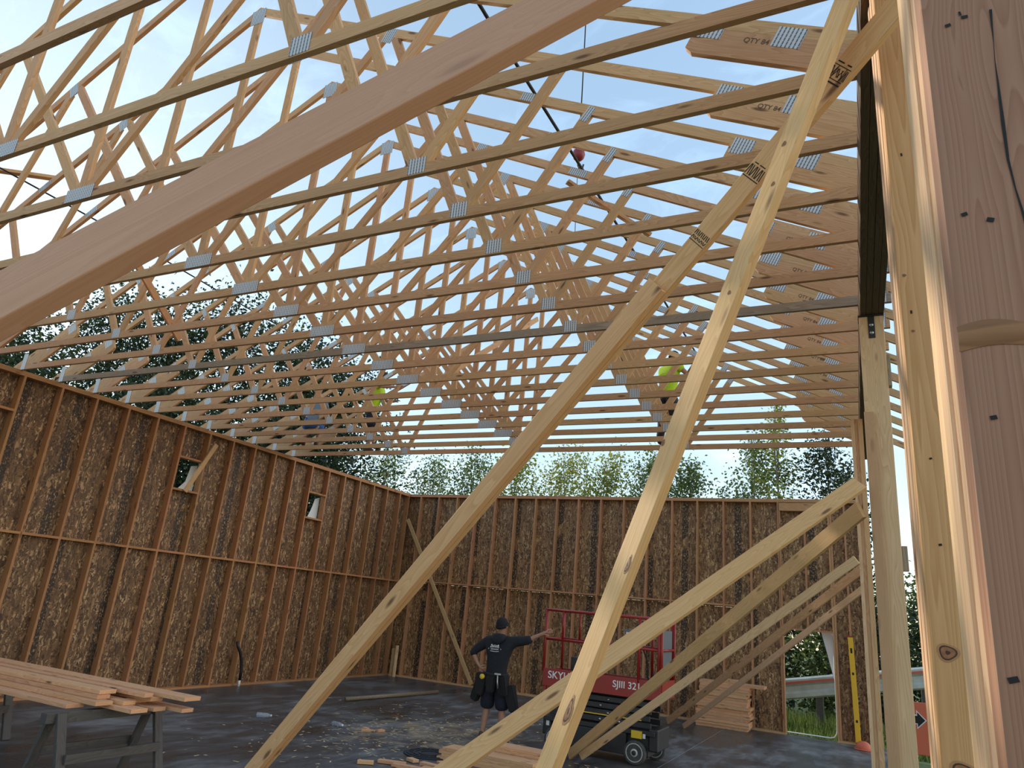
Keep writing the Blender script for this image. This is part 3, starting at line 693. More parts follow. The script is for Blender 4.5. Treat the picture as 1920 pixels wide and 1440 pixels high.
# grade stamps on the face of the longer board
d2 = (Vector(B2['B']) - Vector(B2['A'])).normalized()
def stamp(along, rects):
    u, v = Vector(B2['u']), Vector(B2['v'])
    o = Vector(B2['B']) + d2 * along + u * 0.0445 + v * 0.0385
    m = Matrix((-u.normalized(), d2, -v.normalized())).transposed().to_4x4(); m.translation = o
    if m.to_3x3().determinant() < 0:
        m = Matrix((u.normalized(), d2, -v.normalized())).transposed().to_4x4(); m.translation = o
    marks('grade_stamp', rects, BLACKINK, up_, m, 0.0012)
def bars(n, w_, h_, x0, x1, y, tilt=0.25):
    return [(x0 + (x1 - x0) * (k + .5) / n, y, w_, h_, tilt if k % 3 else -tilt * .6) for k in range(n)]
stamp(1.02, [(0, -.035, .08, .006, 0), (0, -.022, .078, .003, 0), (0, .03, .078, .003, 0), (-.016, .004, .003, .05, 0), (.022, .004, .003, .05, 0)] + bars(4, .003, .04, -.04, -.018, .004, .3) + bars(5, .003, .035, -.014, .02, .004, .5) + bars(3, .003, .04, .024, .04, .004, .2) + [(-.02, .043, .03, .005, 0), (.02, .043, .02, .005, 0)])
stamp(0.58, [(0, -.03, .084, .004, 0)] + bars(9, .0042, .045, -.042, .042, 0, .15) + [(-.02, .032, .02, .004, 0), (.012, .032, .03, .004, 0)])
stamp(0.26, [(0, -.03, .084, .003, 0)] + bars(9, .004, .022, -.042, .042, .008, .15) + bars(10, .0035, .014, -.042, .042, -.015, .5))

b3 = ply('steep_brace', (-0.994, 2.475, 1.481), (-0.067, 2.286, 3.845), (-0.759, 0.554, 0.342), (0.54, 0.829, -0.145), 0.089, 0.038, BRACE, 1.55, 0.62)
tag(b3, 'steep knotty brace in front of the doubled brace, rising to the top edge', 'brace')
def brd(name, p, q, wd, w_, t_, mat, label, off=(0, 0), group=None):
    d = (Vector(q) - Vector(p)).normalized()
    return tag(board(name, p, q, Vector(wd).cross(d), w_, t_, mat, None, 0.002, off), label, 'brace', group)   # wd: the way the face looks
NF = (-.42, -.86, -.12)
brd('post_brace', (-3.52, 3.60, 0.03), (-0.02, 5.99, 3.125), NF, 0.125, 0.038, BRACE, 'wide brace sloping down left from the strapped post, uppermost of its fan')
brd('post_brace', (-0.02, 6.08, 2.94), (-4.02, 10.62, 0.05), (-.62, -.70, -.1), 0.13, 0.038, BRACE, 'long brace with printed stamps running from the strapped post down to the lift')
brd('post_brace', (-0.11, 9.22, 2.86), (-3.8, 10.5, 0.08), (-.3, -.9, -.1), 0.10, 0.038, PALE, 'pale brace ending at the floor just before the lift wheels')
brd('post_brace', (-0.075, 11.25, 2.93), (-3.9, 15.9, 0.05), (-.6, -.7, -.1), 0.12, 0.038, SPRUCE, 'upper board of the paired thin braces pointing to the lumber stack')
brd('post_brace', (-0.075, 11.25, 2.66), (-3.5, 15.6, 0.04), (-.6, -.7, -.1), 0.09, 0.038, PALE, 'lower board of the paired thin braces pointing to the lumber stack')
brd('corner_brace', (-11.72, 16.965, 4.15), (-9.15, 16.965, 0.07), (0, -1, 0), 0.10, 0.038, SPRUCE, 'single diagonal brace across the studs in the far left corner')
brd('window_prop', (-11.70, 9.88, 4.62), (-11.72, 9.40, 3.58), (1, 0, 0), 0.089, 0.036, SPRUCE, 'tilted loose board across the nearer small window opening')

# ------------------------------------------------------------------ lumber
def lumber(name, x0, x1, y0, y1, z0, z1, mat, label, group=None, rz=0.0):
    o = abox(name, x0, x1, y0, y1, z0, z1, mat, None, 0.0025)
    if rz:
        c = o.matrix_basis.translation.copy()
        o.matrix_basis = Matrix.Translation(c) @ Matrix.Rotation(rz, 4, 'Z') @ Matrix.Translation(-c) @ o.matrix_basis
    return tag(o, label, 'lumber', group)

# saw horse and the boards on it, bottom left
sh = empty('saw_horse', (-6.75, 5.2, 0)); tag(sh, 'weathered wooden saw horse carrying the lumber pile at lower left', 'saw horse')
abox('top_beam', -6.50, -6.41, 4.55, 5.85, 0.61, 0.70, OLDWOOD, sh, 0.003)
for y in (4.68, 5.72):
    for s in (-1, 1): board('leg', (-6.455 + s * 0.05, y, 0.69), (-6.455 + s * 0.30, y, 0.0), (0, 1, 0), 0.09, 0.04, OLDWOOD, sh, 0.003)
board('stretcher', (-6.68, 4.70, 0.33), (-6.68, 5.70, 0.33), (0, 0, 1), 0.08, 0.03, OLDWOOD, sh)
board('stretcher', (-6.23, 4.70, 0.33), (-6.23, 5.70, 0.33), (0, 0, 1), 0.08, 0.03, OLDWOOD, sh)
sh.matrix_basis = Matrix.Translation((-7.15, 5.2, 0)); s2 = copy_tree(sh); s2.matrix_basis = Matrix.Translation((-9.8, 5.2, 0)); tag(s2, 'second saw horse under the far left end of the lumber pile', 'saw horse')
PG = 'boards piled on the saw horse'
def pile(x1, y0, w_, layer, label, rz=0.0):
    z = 0.702 + 0.0395 * layer
    lumber('lumber_board', -10.6, x1 - 0.42, y0, y0 + w_, z, z + 0.038, STACKW, label, PG, rz)
pile(-5.83, 5.56, 0.14, 0, 'lowest back board on the saw horse, its end reaching far right')
pile(-6.02, 5.38, 0.14, 0, 'grainy board end second from the back in the bottom layer')
pile(-6.02, 5.14, 0.184, 0, 'pale bottom board jutting out below the middle of the pile', -.006)
pile(-6.55, 4.83, 0.184, 0, 'lowest front board of the pile on the saw horse', -.006)
pile(-6.33, 4.97, 0.184, 1, 'second layer front board above the lowest board', -.004)
pile(-6.25, 5.20, 0.14, 1, 'second layer middle board of the pile')
pile(-6.12, 5.40, 0.14, 2, 'short reddish board end in the middle of the pile')
pile(-6.45, 5.05, 0.14, 2, 'front board of the third layer in the pile')
pile(-6.48, 5.08, 0.184, 3, 'pinkish top front board of the pile', .003)
pile(-6.12, 5.32, 0.10, 3, 'narrow yellow board end behind the pinkish top board')
pile(-5.75, 5.50, 0.20, 3, 'longest pinkish board on top of the pile, at the back', -.004)
lumber('bearer_board', -6.85, -6.75, 5.36, 5.72, 0.7415, 0.7805, STACKW, 'short cross piece under the top boards at the pile end')

# stack at the back wall
n = 17
for k in range(n):
    z = 0.002 + 0.056 * k
    x0 = -3.42 + random.uniform(-.05, .05) + (0.04 if k > 10 else 0); x1 = -2.36 + random.uniform(-.05, .05)
    if k == 15: x1 = -2.05
    if k == 16: x0, x1 = -3.0, -2.6
    lumber('stacked_board', x0, x1, 16.42 + random.uniform(-.02, .02), 16.90, z, z + 0.054, STACKW, 'short board in the stack by the back wall, %s from the bottom' % ORD[k], 'stack by the back wall')

# low pile in front of the lift
for k in range(6):
    for j in range(2):
        x0 = -4.92 + 0.05 * (k % 2) - 0.35 * (1 - j) + random.uniform(-.03, .03)
        lumber('floor_board', x0, -3.9 + random.uniform(-.05, .05), 9.35 - 0.32 * (1 - j), 9.65 - 0.32 * (1 - j), 0.001 + 0.039 * k - (0.0), 0.039 + 0.039 * k, STACKW,
               '%s layer board in the %s row of the low pile before the lift' % (ORD[k], ('front', 'back')[j]), 'low pile before the lift') if not (j == 0 and k > 3) else None
offs = [(-5.50, 8.30, .35, .3), (-5.40, 8.62, .16, -.4), (-5.18, 8.25, .5, .12), (-5.02, 8.55, .42, -.1), (-5.72, 8.05, .2, .6), (-4.90, 8.36, .35, .05), (-5.05, 8.80, .14, 1.0)]
ex = ['left', 'small dark', 'long flat', 'pale', 'short angled', 'right hand', 'tiny upper']
for (x, y, l, a), e in zip(offs, ex):
    o = link('offcut', boxmesh(l, 0.089, 0.036, .002, STACKW), None, None, Matrix.Translation((x, y, 0.022)) @ Matrix.Rotation(a, 4, 'Z'))
    tag(o, '%s wood offcut on the floor near the drain cover' % e, 'offcut', 'offcuts near the drain cover')
for k, (x, y, l, a) in enumerate([(-7.02, 9.84, .20, .4), (-6.9, 10.0, .12, 1.2), (-7.15, 9.95, .10, -.3)]):
    o = link('wood_scrap', boxmesh(l, 0.06, 0.03, .002, STACKW), None, None, Matrix.Translation((x, y, 0.0165)) @ Matrix.Rotation(a, 4, 'Z'))
    tag(o, ['largest', 'middle', 'smallest'][k] + ' wood scrap lying in sawdust behind the doubled brace', 'wood scrap', 'scraps in the sawdust')
# sawdust and chips, too many to count
v = []; f = []
for k in range(900):
    x = random.gauss(-6.0, 1.3); y = random.gauss(10.3, 1.6)
    if not (-11 < x < -2.9 and 5 < y < 16) or ((x + 5.5) ** 2 + (y - 9.2) ** 2 < .2) or (x > -4.75 and y > 10.5): continue
    l = random.uniform(.012, .05); w_ = random.uniform(.006, .018); a = random.uniform(0, 6.28); i = len(v)
    for sx, sy in ((-1, -1), (1, -1), (1, 1), (-1, 1)):
        v.append((x + sx * l * math.cos(a) - sy * w_ * math.sin(a), y + sx * l * math.sin(a) + sy * w_ * math.cos(a), 0.0015 + random.uniform(0, .002)))
    f.append((i, i + 1, i + 2, i + 3))
CHIP = plain('wood_chip', (0.55, 0.40, 0.23), 0.8)
tag(link('wood_chips', pydata('chips', v, f), CHIP), 'scattered sawdust and wood chips on the concrete around the worker', 'wood chips', kind='stuff')
tag(tube('long_pipe', [(-9.22, 12.05, .04), (-8.93, 14.98, .04)], 0.038, BROWNPIPE, None, 12), 'long brown pipe lying on the floor near the far left corner', 'pipe')
# two small upright boards in the corner
tag(abox('corner_board', -11.60, -11.51, 16.85, 16.89, 0, 0.70, SPRUCE), 'taller of two short boards standing in the far corner', 'board')
tag(abox('corner_board', -11.46, -11.42, 16.80, 16.89, 0, 0.78, PALE), 'narrow board standing on edge in the far corner', 'board')
# conduit out of the slab
cd = empty('floor_conduit', (-11.62, 11.62, 0)); tag(cd, 'bent black conduit with a white base rising from the slab at the left wall', 'conduit')
tube('white_sleeve', [(-11.62, 11.62, 0), (-11.62, 11.62, .13)], 0.026, PIPEW, cd, 10)
tube('black_conduit', [(-11.62, 11.62, .12), (-11.62, 11.615, .3), (-11.625, 11.58, .48), (-11.63, 11.5, .66), (-11.64, 11.43, .76), (-11.66, 11.40, .86)], 0.03, PIPEB, cd, 10)
# drain cover
dc = empty('drain_cover', (-5.5, 9.2, 0)); tag(dc, 'round dark patterned drain cover set in the floor', 'drain cover')
link('disc', lathemesh([(0.36, 0), (0.36, .010), (0.34, .014), (0.0001, .014)], 40), CASTIRON, dc, Matrix.Translation((-5.5, 9.2, 0)))
for rr_ in (0.30, 0.22, 0.14):
    v = []; f = []; n_ = 40
    for k in range(n_):
        a = 2 * math.pi * k / n_
        for r_, z in ((rr_ - .018, .014), (rr_ - .018, .022), (rr_ + .018, .022), (rr_ + .018, .014)): v.append((-5.5 + r_ * math.cos(a), 9.2 + r_ * math.sin(a), z))
    for k in range(n_):
        for q in range(3): f.append((k * 4 + q, ((k + 1) % n_) * 4 + q, ((k + 1) % n_) * 4 + q + 1, k * 4 + q + 1))
    link('raised_ring', pydata('ring', v, f), CASTIRON, dc)
for k in range(12):
    a = 2 * math.pi * k / 12
    link('raised_bar', boxmesh(0.10, 0.022, 0.008, 0, CASTIRON), None, dc, Matrix.Translation((-5.5 + .26 * math.cos(a), 9.2 + .26 * math.sin(a), .018)) @ Matrix.Rotation(a + .6, 4, 'Z'))
# plastic bottles
def bottle(loc, rz, label):
    r = empty('water_bottle', loc); tag(r, label, 'bottle', 'bottles left on the floor')
    m = Matrix.Translation((loc[0], loc[1], 0.034)) @ Matrix.Rotation(rz, 4, 'Z') @ Matrix.Rotation(math.pi / 2, 4, 'Y')
    link('body', lathemesh([(.028, -.11), (.033, -.10), (.033, -.03), (.030, -.02), (.033, -.01), (.033, .05), (.025, .085), (.014, .10), (.014, .115)], 16), BOTTLE, r, m)
    link('cap', lathemesh([(.016, .108), (.016, .126)], 12), WHITEINK, r, m)
bottle((-8.76, 9.41, 0), .5, 'clear plastic bottle lying on the floor farther left')
bottle((-7.58, 9.79, 0), -.2, 'clear plastic bottle lying by the foot of the doubled brace')

# ------------------------------------------------------------------ scissor lift
lf = empty('scissor_lift', (-3.74, 11.36, 0)); tag(lf, 'red and black electric scissor lift parked before the back wall', 'scissor lift')
LX0, LX1, LY0, LY1 = -4.68, -2.80, 10.97, 11.76
def lb(name, x0, x1, y0, y1, z0, z1, mat, bev=0.006, parent=None): return abox(name, x0, x1, y0, y1, z0, z1, mat, parent or lf, bev)
ch = lb('chassis', -4.50, -2.98, LY0 + .10, LY1 - .10, 0.11, 0.40, BLACKPAINT, .02)
lb('side_tray', -4.35, -3.30, LY0 + .01, LY0 + .10, 0.12, 0.40, BLACKPAINT, .01, ch)
lb('end_box', -2.98, -2.84, LY0 + .06, LY1 - .06, 0.20, 0.50, BLACKPAINT, .02, ch)
lb('end_box', -4.64, -4.50, LY0 + .06, LY1 - .06, 0.20, 0.46, BLACKPAINT, .02, ch)
lb('deck_plate', -4.62, -2.88, LY0 + .03, LY1 - .03, 0.40, 0.47, BLACKPAINT, .01, ch)
lb('warning_sticker', -3.22, -3.06, LY0 + .004, LY0 + .009, 0.36, 0.46, YELLOWTAG, 0, ch); lb('warning_sticker', -3.05, -3.01, LY0 + .004, LY0 + .009, 0.37, 0.43, PAPER, 0, ch)
lb('warning_sticker', -4.58, -4.53, LY0 + .054, LY0 + .059, 0.33, 0.40, PAPER, 0, ch)
def wheel(x, y, s):
    m = Matrix.Translation((x, y, 0.165)) @ Matrix.Rotation(math.pi / 2, 4, 'X')
    wh = link('wheel', lathemesh([(.10, -.055), (.15, -.06), (.163, -.045), (.165, 0), (.163, .045), (.15, .06), (.125, .058)], 32), RUBBER, lf, m)
    link('rim', lathemesh([(.126, .03), (.126, .060), (.118, .063), (.108, .052), (.06, .048), (.05, .062), (.022, .064), (.02, .075)], 32), RIM, wh, m)
    link('hub', lathemesh([(.032, .05), (.032, .078), (.02, .086)], 14), STEEL, wh, m)
    for k in range(5):
        a = 2 * math.pi * k / 5
        link('lug_hole', lathemesh([(.010, .047), (.010, .0515)], 8), STEEL, wh, m @ Matrix.Translation((.083 * math.cos(a), .083 * math.sin(a), 0)))
wheel(-3.17, LY0 + .065, 1); wheel(-4.42, LY0 + .065, 1); wheel(-3.05, LY1 - .065, 1); wheel(-4.42, LY1 - .065, 1)
# folded scissor arms: flat stacked bars with pins
for k in range(4):
    z = 0.49 + 0.095 * k
    for y in (LY0 + .10, LY1 - .14): lb('scissor_arm', -4.55 + .02 * (k % 2), -2.96 - .02 * (k % 2), y, y + .04, z, z + .075, BLACKPAINT, .006)
    for x in (-3.74, -3.44) if k % 2 == 0 else (-3.62,):
        m = Matrix.Translation((x, LY0 + .10, z + .037)) @ Matrix.Rotation(math.pi / 2, 4, 'X')
        link('pin', lathemesh([(.022, 0), (.022, .012), (.012, .014), (.012, .02)], 14), BOLT, lf, m)
lb('yellow_stripe', -4.40, -3.1, LY0 + .093, LY0 + .0985, .585, .600, YELLOWTAG, 0)
m = Matrix.Translation((-3.44, LY0 + .094, .70)) @ Matrix.Rotation(math.pi / 2, 4, 'X')
sg = link('no_hands_sticker', lathemesh([(.055, 0), (.055, .003)], 24), PAPER, lf, m)
v = []; f = []; n_ = 28
for k in range(n_):
    a = 2 * math.pi * k / n_
    for r_, z in ((.042, .0032), (.042, .0045), (.055, .0045), (.055, .0032)): v.append((r_ * math.cos(a), r_ * math.sin(a), z))
for k in range(n_):
    for q in range(3): f.append((k * 4 + q, ((k + 1) % n_) * 4 + q, ((k + 1) % n_) * 4 + q + 1, k * 4 + q + 1))
link('red_ring', pydata('ring', v, f), REDPAINT, sg, m)
marks('hand_symbol', [(0, -.008, .03, .03, 0), (-.012, .018, .006, .026, .1), (-.003, .022, .006, .03, 0), (.006, .021, .006, .028, 0), (.014, .016, .006, .022, -.15), (.022, -.004, .006, .022, -.7)], BLACKINK, sg, m, .0036)
marks('red_slash', [(0, 0, .009, .09, .78)], REDPAINT, sg, m, .0046)
# platform
pf = lb('platform_floor', LX0, LX1, LY0, LY1, 0.885, 0.93, BLACKPAINT, .005)
sp = lb('side_panel', LX0 + .01, LX1, LY0 - .004, LY0 + .02, 0.89, 1.15, REDPAINT, .004)
lb('side_panel', LX0 + .01, LX1, LY1 - .02, LY1, 0.90, 1.12, REDPAINT, .004)
lb('end_panel', LX0, LX0 + .02, LY0 + .021, LY1 - .021, 0.90, 1.12, REDPAINT, .004); lb('end_panel', LX1 - .02, LX1 + .02, LY0 + .021, LY1 - .021, 0.90, 1.15, REDPAINT, .004)
for k in range(5): lb('step_slot', LX0 + .04 + .07 * k, LX0 + .085 + .07 * k, LY0 - .008, LY0 + .03, 0.83, 0.886, REDPAINT, .002)
tm = lambda x, z: frame((1, 0, 0), (0, 0, 1), (x, LY0 - .0065, z))
link('maker_lettering', textmesh('SKYJACK', 0.15), WHITEINK, sp, tm(-4.28, 1.055))
link('model_lettering', textmesh('SJIII 321', 0.135), WHITEINK, sp, tm(-3.31, 1.045))
# rails
def rail(name, pts, r=.02): return tube(name, pts, r, REDPAINT, lf, 8)
for y in (LY0 + .015, LY1 - .015):
    rail('top_rail', [(LX0, y, 2.02), (LX1, y, 2.02)], .022); rail('middle_rail', [(LX0, y, 1.58), (LX1, y, 1.58)])
    for x in (LX0 + .01, -4.38, -3.14, LX1 - .04, LX1 + .0): rail('rail_post', [(x, y, 1.1 if x != -4.38 else 1.58), (x, y, 2.02)], .024 if x != -4.38 else .02)
for x in (LX0 + .005, LX1 - .005):
    rail('end_rail', [(x, LY0 + .015, 2.02), (x, LY1 - .015, 2.02)], .022); rail('end_rail', [(x, LY0 + .015, 1.58), (x, LY1 - .015, 1.58)])
lb('end_mesh_panel', LX1 - .03, LX1 - .015, LY0 + .10, LY1 - .10, 1.2, 1.86, GREYPANEL, .003)
lb('manual_box', -3.95, -3.90, LY1 - .10, LY1 - .03, 1.12, 1.5, BLACKPAINT, .004); lb('floor_box', -4.42, -4.28, LY1 - .25, LY1 - .05, .935, 1.32, BLACKPAINT, .006)
cb = lb('control_box', -3.36, -3.08, LY0 + .03, LY0 + .16, 1.62, 1.80, PAPER, .008)
lb('control_tray', -3.40, -3.02, LY0 + .025, LY0 + .18, 1.80, 1.83, GREYPANEL, .004)
tube('joystick', [(-3.2, LY0 + .1, 1.83), (-3.2, LY0 + .1, 1.90), (-3.19, LY0 + .1, 1.93)], .018, BLACKPAINT, cb, 8)
tube('joystick_guard', [(-3.13, LY0 + .06, 1.83), (-3.13, LY0 + .06, 1.94), (-3.02, LY0 + .06, 1.94), (-3.02, LY0 + .06, 1.83)], .009, BOLT, cb, 6)
lb('red_notice', -3.33, -3.14, LY0 + .022, LY0 + .028, 1.66, 1.72, REDPAINT, 0, cb)
tube('control_cable', [(-3.12, LY0 + .1, 1.62), (-3.03, LY0 + .08, 1.4), (-3.02, LY0 + .07, 1.2), (-2.99, LY0 + .09, 1.13), (-2.93, LY0 + .1, 1.17), (-2.95, LY0 + .1, 1.25)], .012, ROPE, lf, 6)

# level, cap, and what stands by the door
lv = empty('spirit_level', (-0.36, 16.9, 0)); tag(lv, 'long yellow spirit level leaning upright beside the door opening', 'spirit level')
lm = frame(Vector((-0.05, 0.10, 2.03)), (1, 0, 0), (-0.385, 16.93, 1.045))
lbo = link('body', boxmesh(1.96, 0.10, 0.034, .006, YELLOW), None, lv, lm)
for x in (-.6, .28, .72): link('vial_window', boxmesh(0.05 if x < .6 else .1, 0.04, 0.036, .003, BLACKINK), None, lbo, lm @ Matrix.Translation((x, 0.0, 0)))
for s in (-1, 1): link('end_cap', boxmesh(0.03, 0.104, 0.038, .004, REDPAINT), None, lv, lm @ Matrix.Translation((s * .995, 0, 0)))
hc = empty('hard_hat', (-0.27, 16.5, 0)); tag(hc, 'red hard hat on the floor at the right end of the back wall', 'hard hat')
link('shell', lathemesh([(.135, .0), (.138, .02), (.128, .07), (.10, .115), (.055, .14), (.0005, .147)], 24), ORANGE, hc, Matrix.Translation((-0.27, 16.5, 0.004)))
link('brim', lathemesh([(.13, 0), (.175, .002), (.175, .008), (.13, .012)], 24), ORANGE, hc, Matrix.Translation((-0.27, 16.47, 0.004)))

# ------------------------------------------------------------------ outside: rail, sign
gr = empty('guard_rail', (0, 19.6, -0.16)); tag(gr, 'weathered steel guard rail with a faded red band beyond the door', 'guard rail')
prof = [(0, -.24), (.05, -.20), (.05, -.10), (0, -.05), (0, .05), (.05, .10), (.05, .20), (0, .24)]
def wbeam(x0, x1, zc):
    v = []; f = []
    slope = 0.045
    for x in (x0, x1):
        for dy, dz in prof: v.append((x, 19.5 - dy, zc(x) + dz))
        for dy, dz in reversed(prof): v.append((x, 19.506 - dy, zc(x) + dz))
    n_ = 16
    for k in range(n_): f.append((k, (k + 1) % n_, (k + 1) % n_ + n_, k + n_))
    f.append(tuple(range(n_ - 1, -1, -1))); f.append(tuple(range(n_, 2 * n_)))
    return link('rail_beam', pydata('wbeam', v, f), RAILM, gr)
ZC = lambda x: 0.72 + 0.20 * (x + 1.9)
wbeam(-8, -2.2, lambda x: ZC(-2.2) - .0 + 0.05 * (x + 2.2)); wbeam(-2.2, 1.1, ZC); wbeam(1.1, 6, lambda x: ZC(1.1) + .05 * (x - 1.1))
board('red_band', (-2.2, 19.445, ZC(-2.2) + .13), (1.1, 19.445, ZC(1.1) + .13), (0, 0, 1), 0.055, 0.006, RAILRED, gr)
for x in (-6, -3.4, -1.2, 1.0, 3.4): abox('rail_post', x - .08, x + .08, 19.51, 19.72, -0.16, ZC(min(max(x, -2.2), 1.1)) + .1, OLDWOOD, gr, .01)
sg = empty('road_sign', (0.58, 14.0, -0.16)); tag(sg, 'orange sign board with a black arrow seen between the posts at right', 'sign')
abox('board', 0.42, 0.86, 13.98, 14.0, 0.35, 1.12, ORANGE, sg, .01); abox('leg', 0.50, 0.53, 14.001, 14.03, -0.16, 0.9, STEEL, sg); abox('leg', 0.75, 0.78, 14.001, 14.03, -0.16, 0.9, STEEL, sg)
prism('arrow_border', [(.47, .93), (.56, .93), (.56, 1.0), (.70, .86), (.56, .72), (.56, .79), (.47, .79)], 13.976, 13.979, PAPER, sg)
prism('arrow', [(.475, .915), (.572, .915), (.572, .97), (.68, .86), (.572, .75), (.572, .805), (.475, .805)], 13.973, 13.9759, BLACKINK, sg)

# ------------------------------------------------------------------ trees
def leaves(pts, size, seed):
    rnd = random.Random(seed); v = []; f = []
    for p in pts:
        l = size * rnd.uniform(.7, 1.3); w_ = l * .55
        a = Vector((rnd.gauss(0, 1), rnd.gauss(0, 1), rnd.gauss(-.3, .8))).normalized(); b = a.cross(Vector((rnd.gauss(0, 1), rnd.gauss(0, 1), rnd.gauss(0, 1)))).normalized()
        c = a.cross(b) * l * .12; i = len(v)
        v += [p - a * l * .5, p + b * w_ * .5 + c, p + a * l * .5, p - b * w_ * .5 + c]; f += [(i, i + 1, i + 2), (i, i + 2, i + 3)]
    m = pydata('foliage', v, f); return m
def tree(name, label, base, h_, crown, n_, size, mat, bark, seed, group, trunk_r=.14, lean=(0, 0), clumps=26, z0=.25):
    """crown: (half width, half depth); foliage grows in clumps round the branch ends"""
    rnd = random.Random(seed); B = Vector(base)
    r = empty(name, base); tag(r, label, 'tree', group)
    top = B + Vector((lean[0], lean[1], h_ * .94))
    tp = [B + (top - B) * t + Vector((rnd.uniform(-.1, .1), rnd.uniform(-.1, .1), 0)) * (t > 0) for t in (0, .2, .4, .6, .8, 1)]
    tube('trunk', tp, 0, bark, r, 7, [trunk_r * (1 - t * .85) for t in (0, .2, .4, .6, .8, 1)])
    cl_ = []
    for k in range(clumps):
        t = z0 + (1 - z0) * (k + rnd.random()) / clumps
        env = math.sin(math.pi * min(1, max(0.02, (t - z0) / (1 - z0) * .86 + .1))) ** .7
        a = rnd.uniform(0, 6.283); rr_ = rnd.uniform(.25, 1) * env
        c = B + (top - B) * t + Vector((crown[0] * rr_ * math.cos(a), crown[1] * rr_ * math.sin(a), rnd.uniform(-.3, .3)))
        cl_.append((c, .40 + .5 * env))
        s_ = B + (top - B) * max(0.12, t - .18)
        if k % 2 == 0: tube('branch', [s_, (s_ + c) / 2 + Vector((0, 0, .15)), c], 0, bark, r, 5, [trunk_r * .3, trunk_r * .18, .012])
    pts = []
    sc = min(crown) * .42
    for k in range(n_):
        c, e = cl_[rnd.randrange(len(cl_))]
        pts.append(c + Vector((rnd.gauss(0, 1) * sc * e, rnd.gauss(0, 1) * sc * e, rnd.gauss(0, 1) * sc * e * 1.15)))
    fo = link('foliage', leaves(pts, size, seed + 1), mat, r); fo['kind'] = 'stuff'
    return r
GL = 'dark trees beyond the left wall'
DT = [((-30.0, 14.5), 11.2, 2.9), ((-27.5, 17.0), 13.4, 2.9), ((-25.0, 17.8), 12.8, 2.8), ((-23.4, 19.8), 13.9, 2.8), ((-21.2, 21.2), 12.9, 2.6), ((-19.0, 21.8), 11.2, 2.3), ((-24.0, 12.2), 8.0, 2.6), ((-21.0, 15.5), 8.3, 2.6), ((-18.5, 18.5), 7.8, 2.4), ((-33.5, 15.5), 10.5, 3.2)]
DN = ['broad dark tree at the far left behind the trusses', 'dark tree rising highest behind the left truss heels', 'dark tree just right of the highest crown on the left', 'tall dark tree near the middle of the left cluster', 'dark tree at the right side of the left cluster', 'rightmost dark tree, beside the pale sky gap', 'low dark tree above the left end of the left wall', 'low dark tree seen through the nearer window opening', 'low dark tree seen through the farther window opening', 'dark tree at the extreme left picture edge']
for k, ((x, y), h_, c) in enumerate(DT):
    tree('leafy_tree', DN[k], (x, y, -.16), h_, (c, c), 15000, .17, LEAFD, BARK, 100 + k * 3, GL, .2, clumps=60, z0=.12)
GB = 'trees beyond the back wall'
BT = [((-22.5, 30), 9.8, 1.7, LEAFM, 'grey green tree beside the far left wall corner'), ((-19.8, 30.5), 9.4, 1.5, LEAFM, 'sparse grey green tree over the left part of the back wall'), ((-17.2, 30), 9.7, 1.5, LEAFM, 'feathery tree left of the doubled brace'),
      ((-14.6, 29.5), 9.4, 1.5, LEAFY, 'yellow green tree just right of the doubled brace'), ((-12.4, 30), 9.6, 1.5, LEAFY, 'second yellow green tree right of the doubled brace'), ((-10.3, 30), 9.4, 1.4, LEAFY, 'yellow green tree above the middle of the back wall'), ((-8.4, 30.5), 9.5, 1.3, LEAFM, 'tree just left of the steep brace'),
      ((-6.6, 30), 8.9, 1.2, LEAFM, 'thin tree just right of the steep brace'), ((-4.0, 30.0), 9.9, 1.3, LEAFM, 'tall tree left of the slender poplar'), ((-3.0, 29.5), 11.6, .75, LEAFY, 'slender poplar, tallest above the back wall'), ((-1.2, 30), 10.1, 1.25, LEAFD, 'dark tree just left of the strapped post'), ((-0.55, 31), 9.0, 0.8, LEAFD, 'dark tree half hidden behind the strapped post'), ((1.9, 29), 4.2, 1.5, LEAFM, 'low leafy tree seen between the two right columns')]
for k, ((x, y), h_, c, mt, lab) in enumerate(BT):
    tree('leafy_tree', lab, (x, y, -.16), h_, (c, c), 5200 if c > 1 else 2600, .15, mt, PALEBARK, 300 + k * 3, GB, .09, clumps=30, z0=.3)
# bushes behind the rail, seen through the door
for k, (x, y, h_, c, lab) in enumerate([(-2.6, 22.2, 3.4, 1.0, 'dark bush left of the door view behind the guard rail'), (-1.2, 22.0, 3.2, 1.0, 'dark bush in the middle of the door view behind the guard rail'), (0.1, 22.4, 3.2, 1.0, 'dark bush right of the door view behind the guard rail'), (1.4, 22.4, 3.3, 1.1, 'dark bush behind the guard rail right of the strapped post')]):
    tree('bush', lab, (x, y, -.16), h_, (c, c), 3600, .13, LEAFD if k != 1 else LEAFM, BARK, 500 + k * 3, 'bushes behind the guard rail', .09, clumps=26, z0=.05)
# grass beyond the door
v = []; f = []; rnd = random.Random(5)
for k in range(9000):
    x = rnd.uniform(-3.2, 1.8); y = rnd.uniform(17.35, 21.5); hh = rnd.uniform(.08, .38) * (1.2 if y > 18.5 else .8); a = rnd.uniform(0, 6.28); w_ = .012; i = len(v)
    dx, dy = math.cos(a) * w_, math.sin(a) * w_; lx, ly = rnd.gauss(0, .08), rnd.gauss(0, .08)
    v += [(x - dx, y - dy, -.16), (x + dx, y + dy, -.16), (x + lx, y + ly, -.16 + hh)]; f.append((i, i + 1, i + 2))
tag(link('grass', pydata('grass', v, f), GRASSM), 'long green grass in front of the guard rail outside the door', 'grass', kind='stuff')

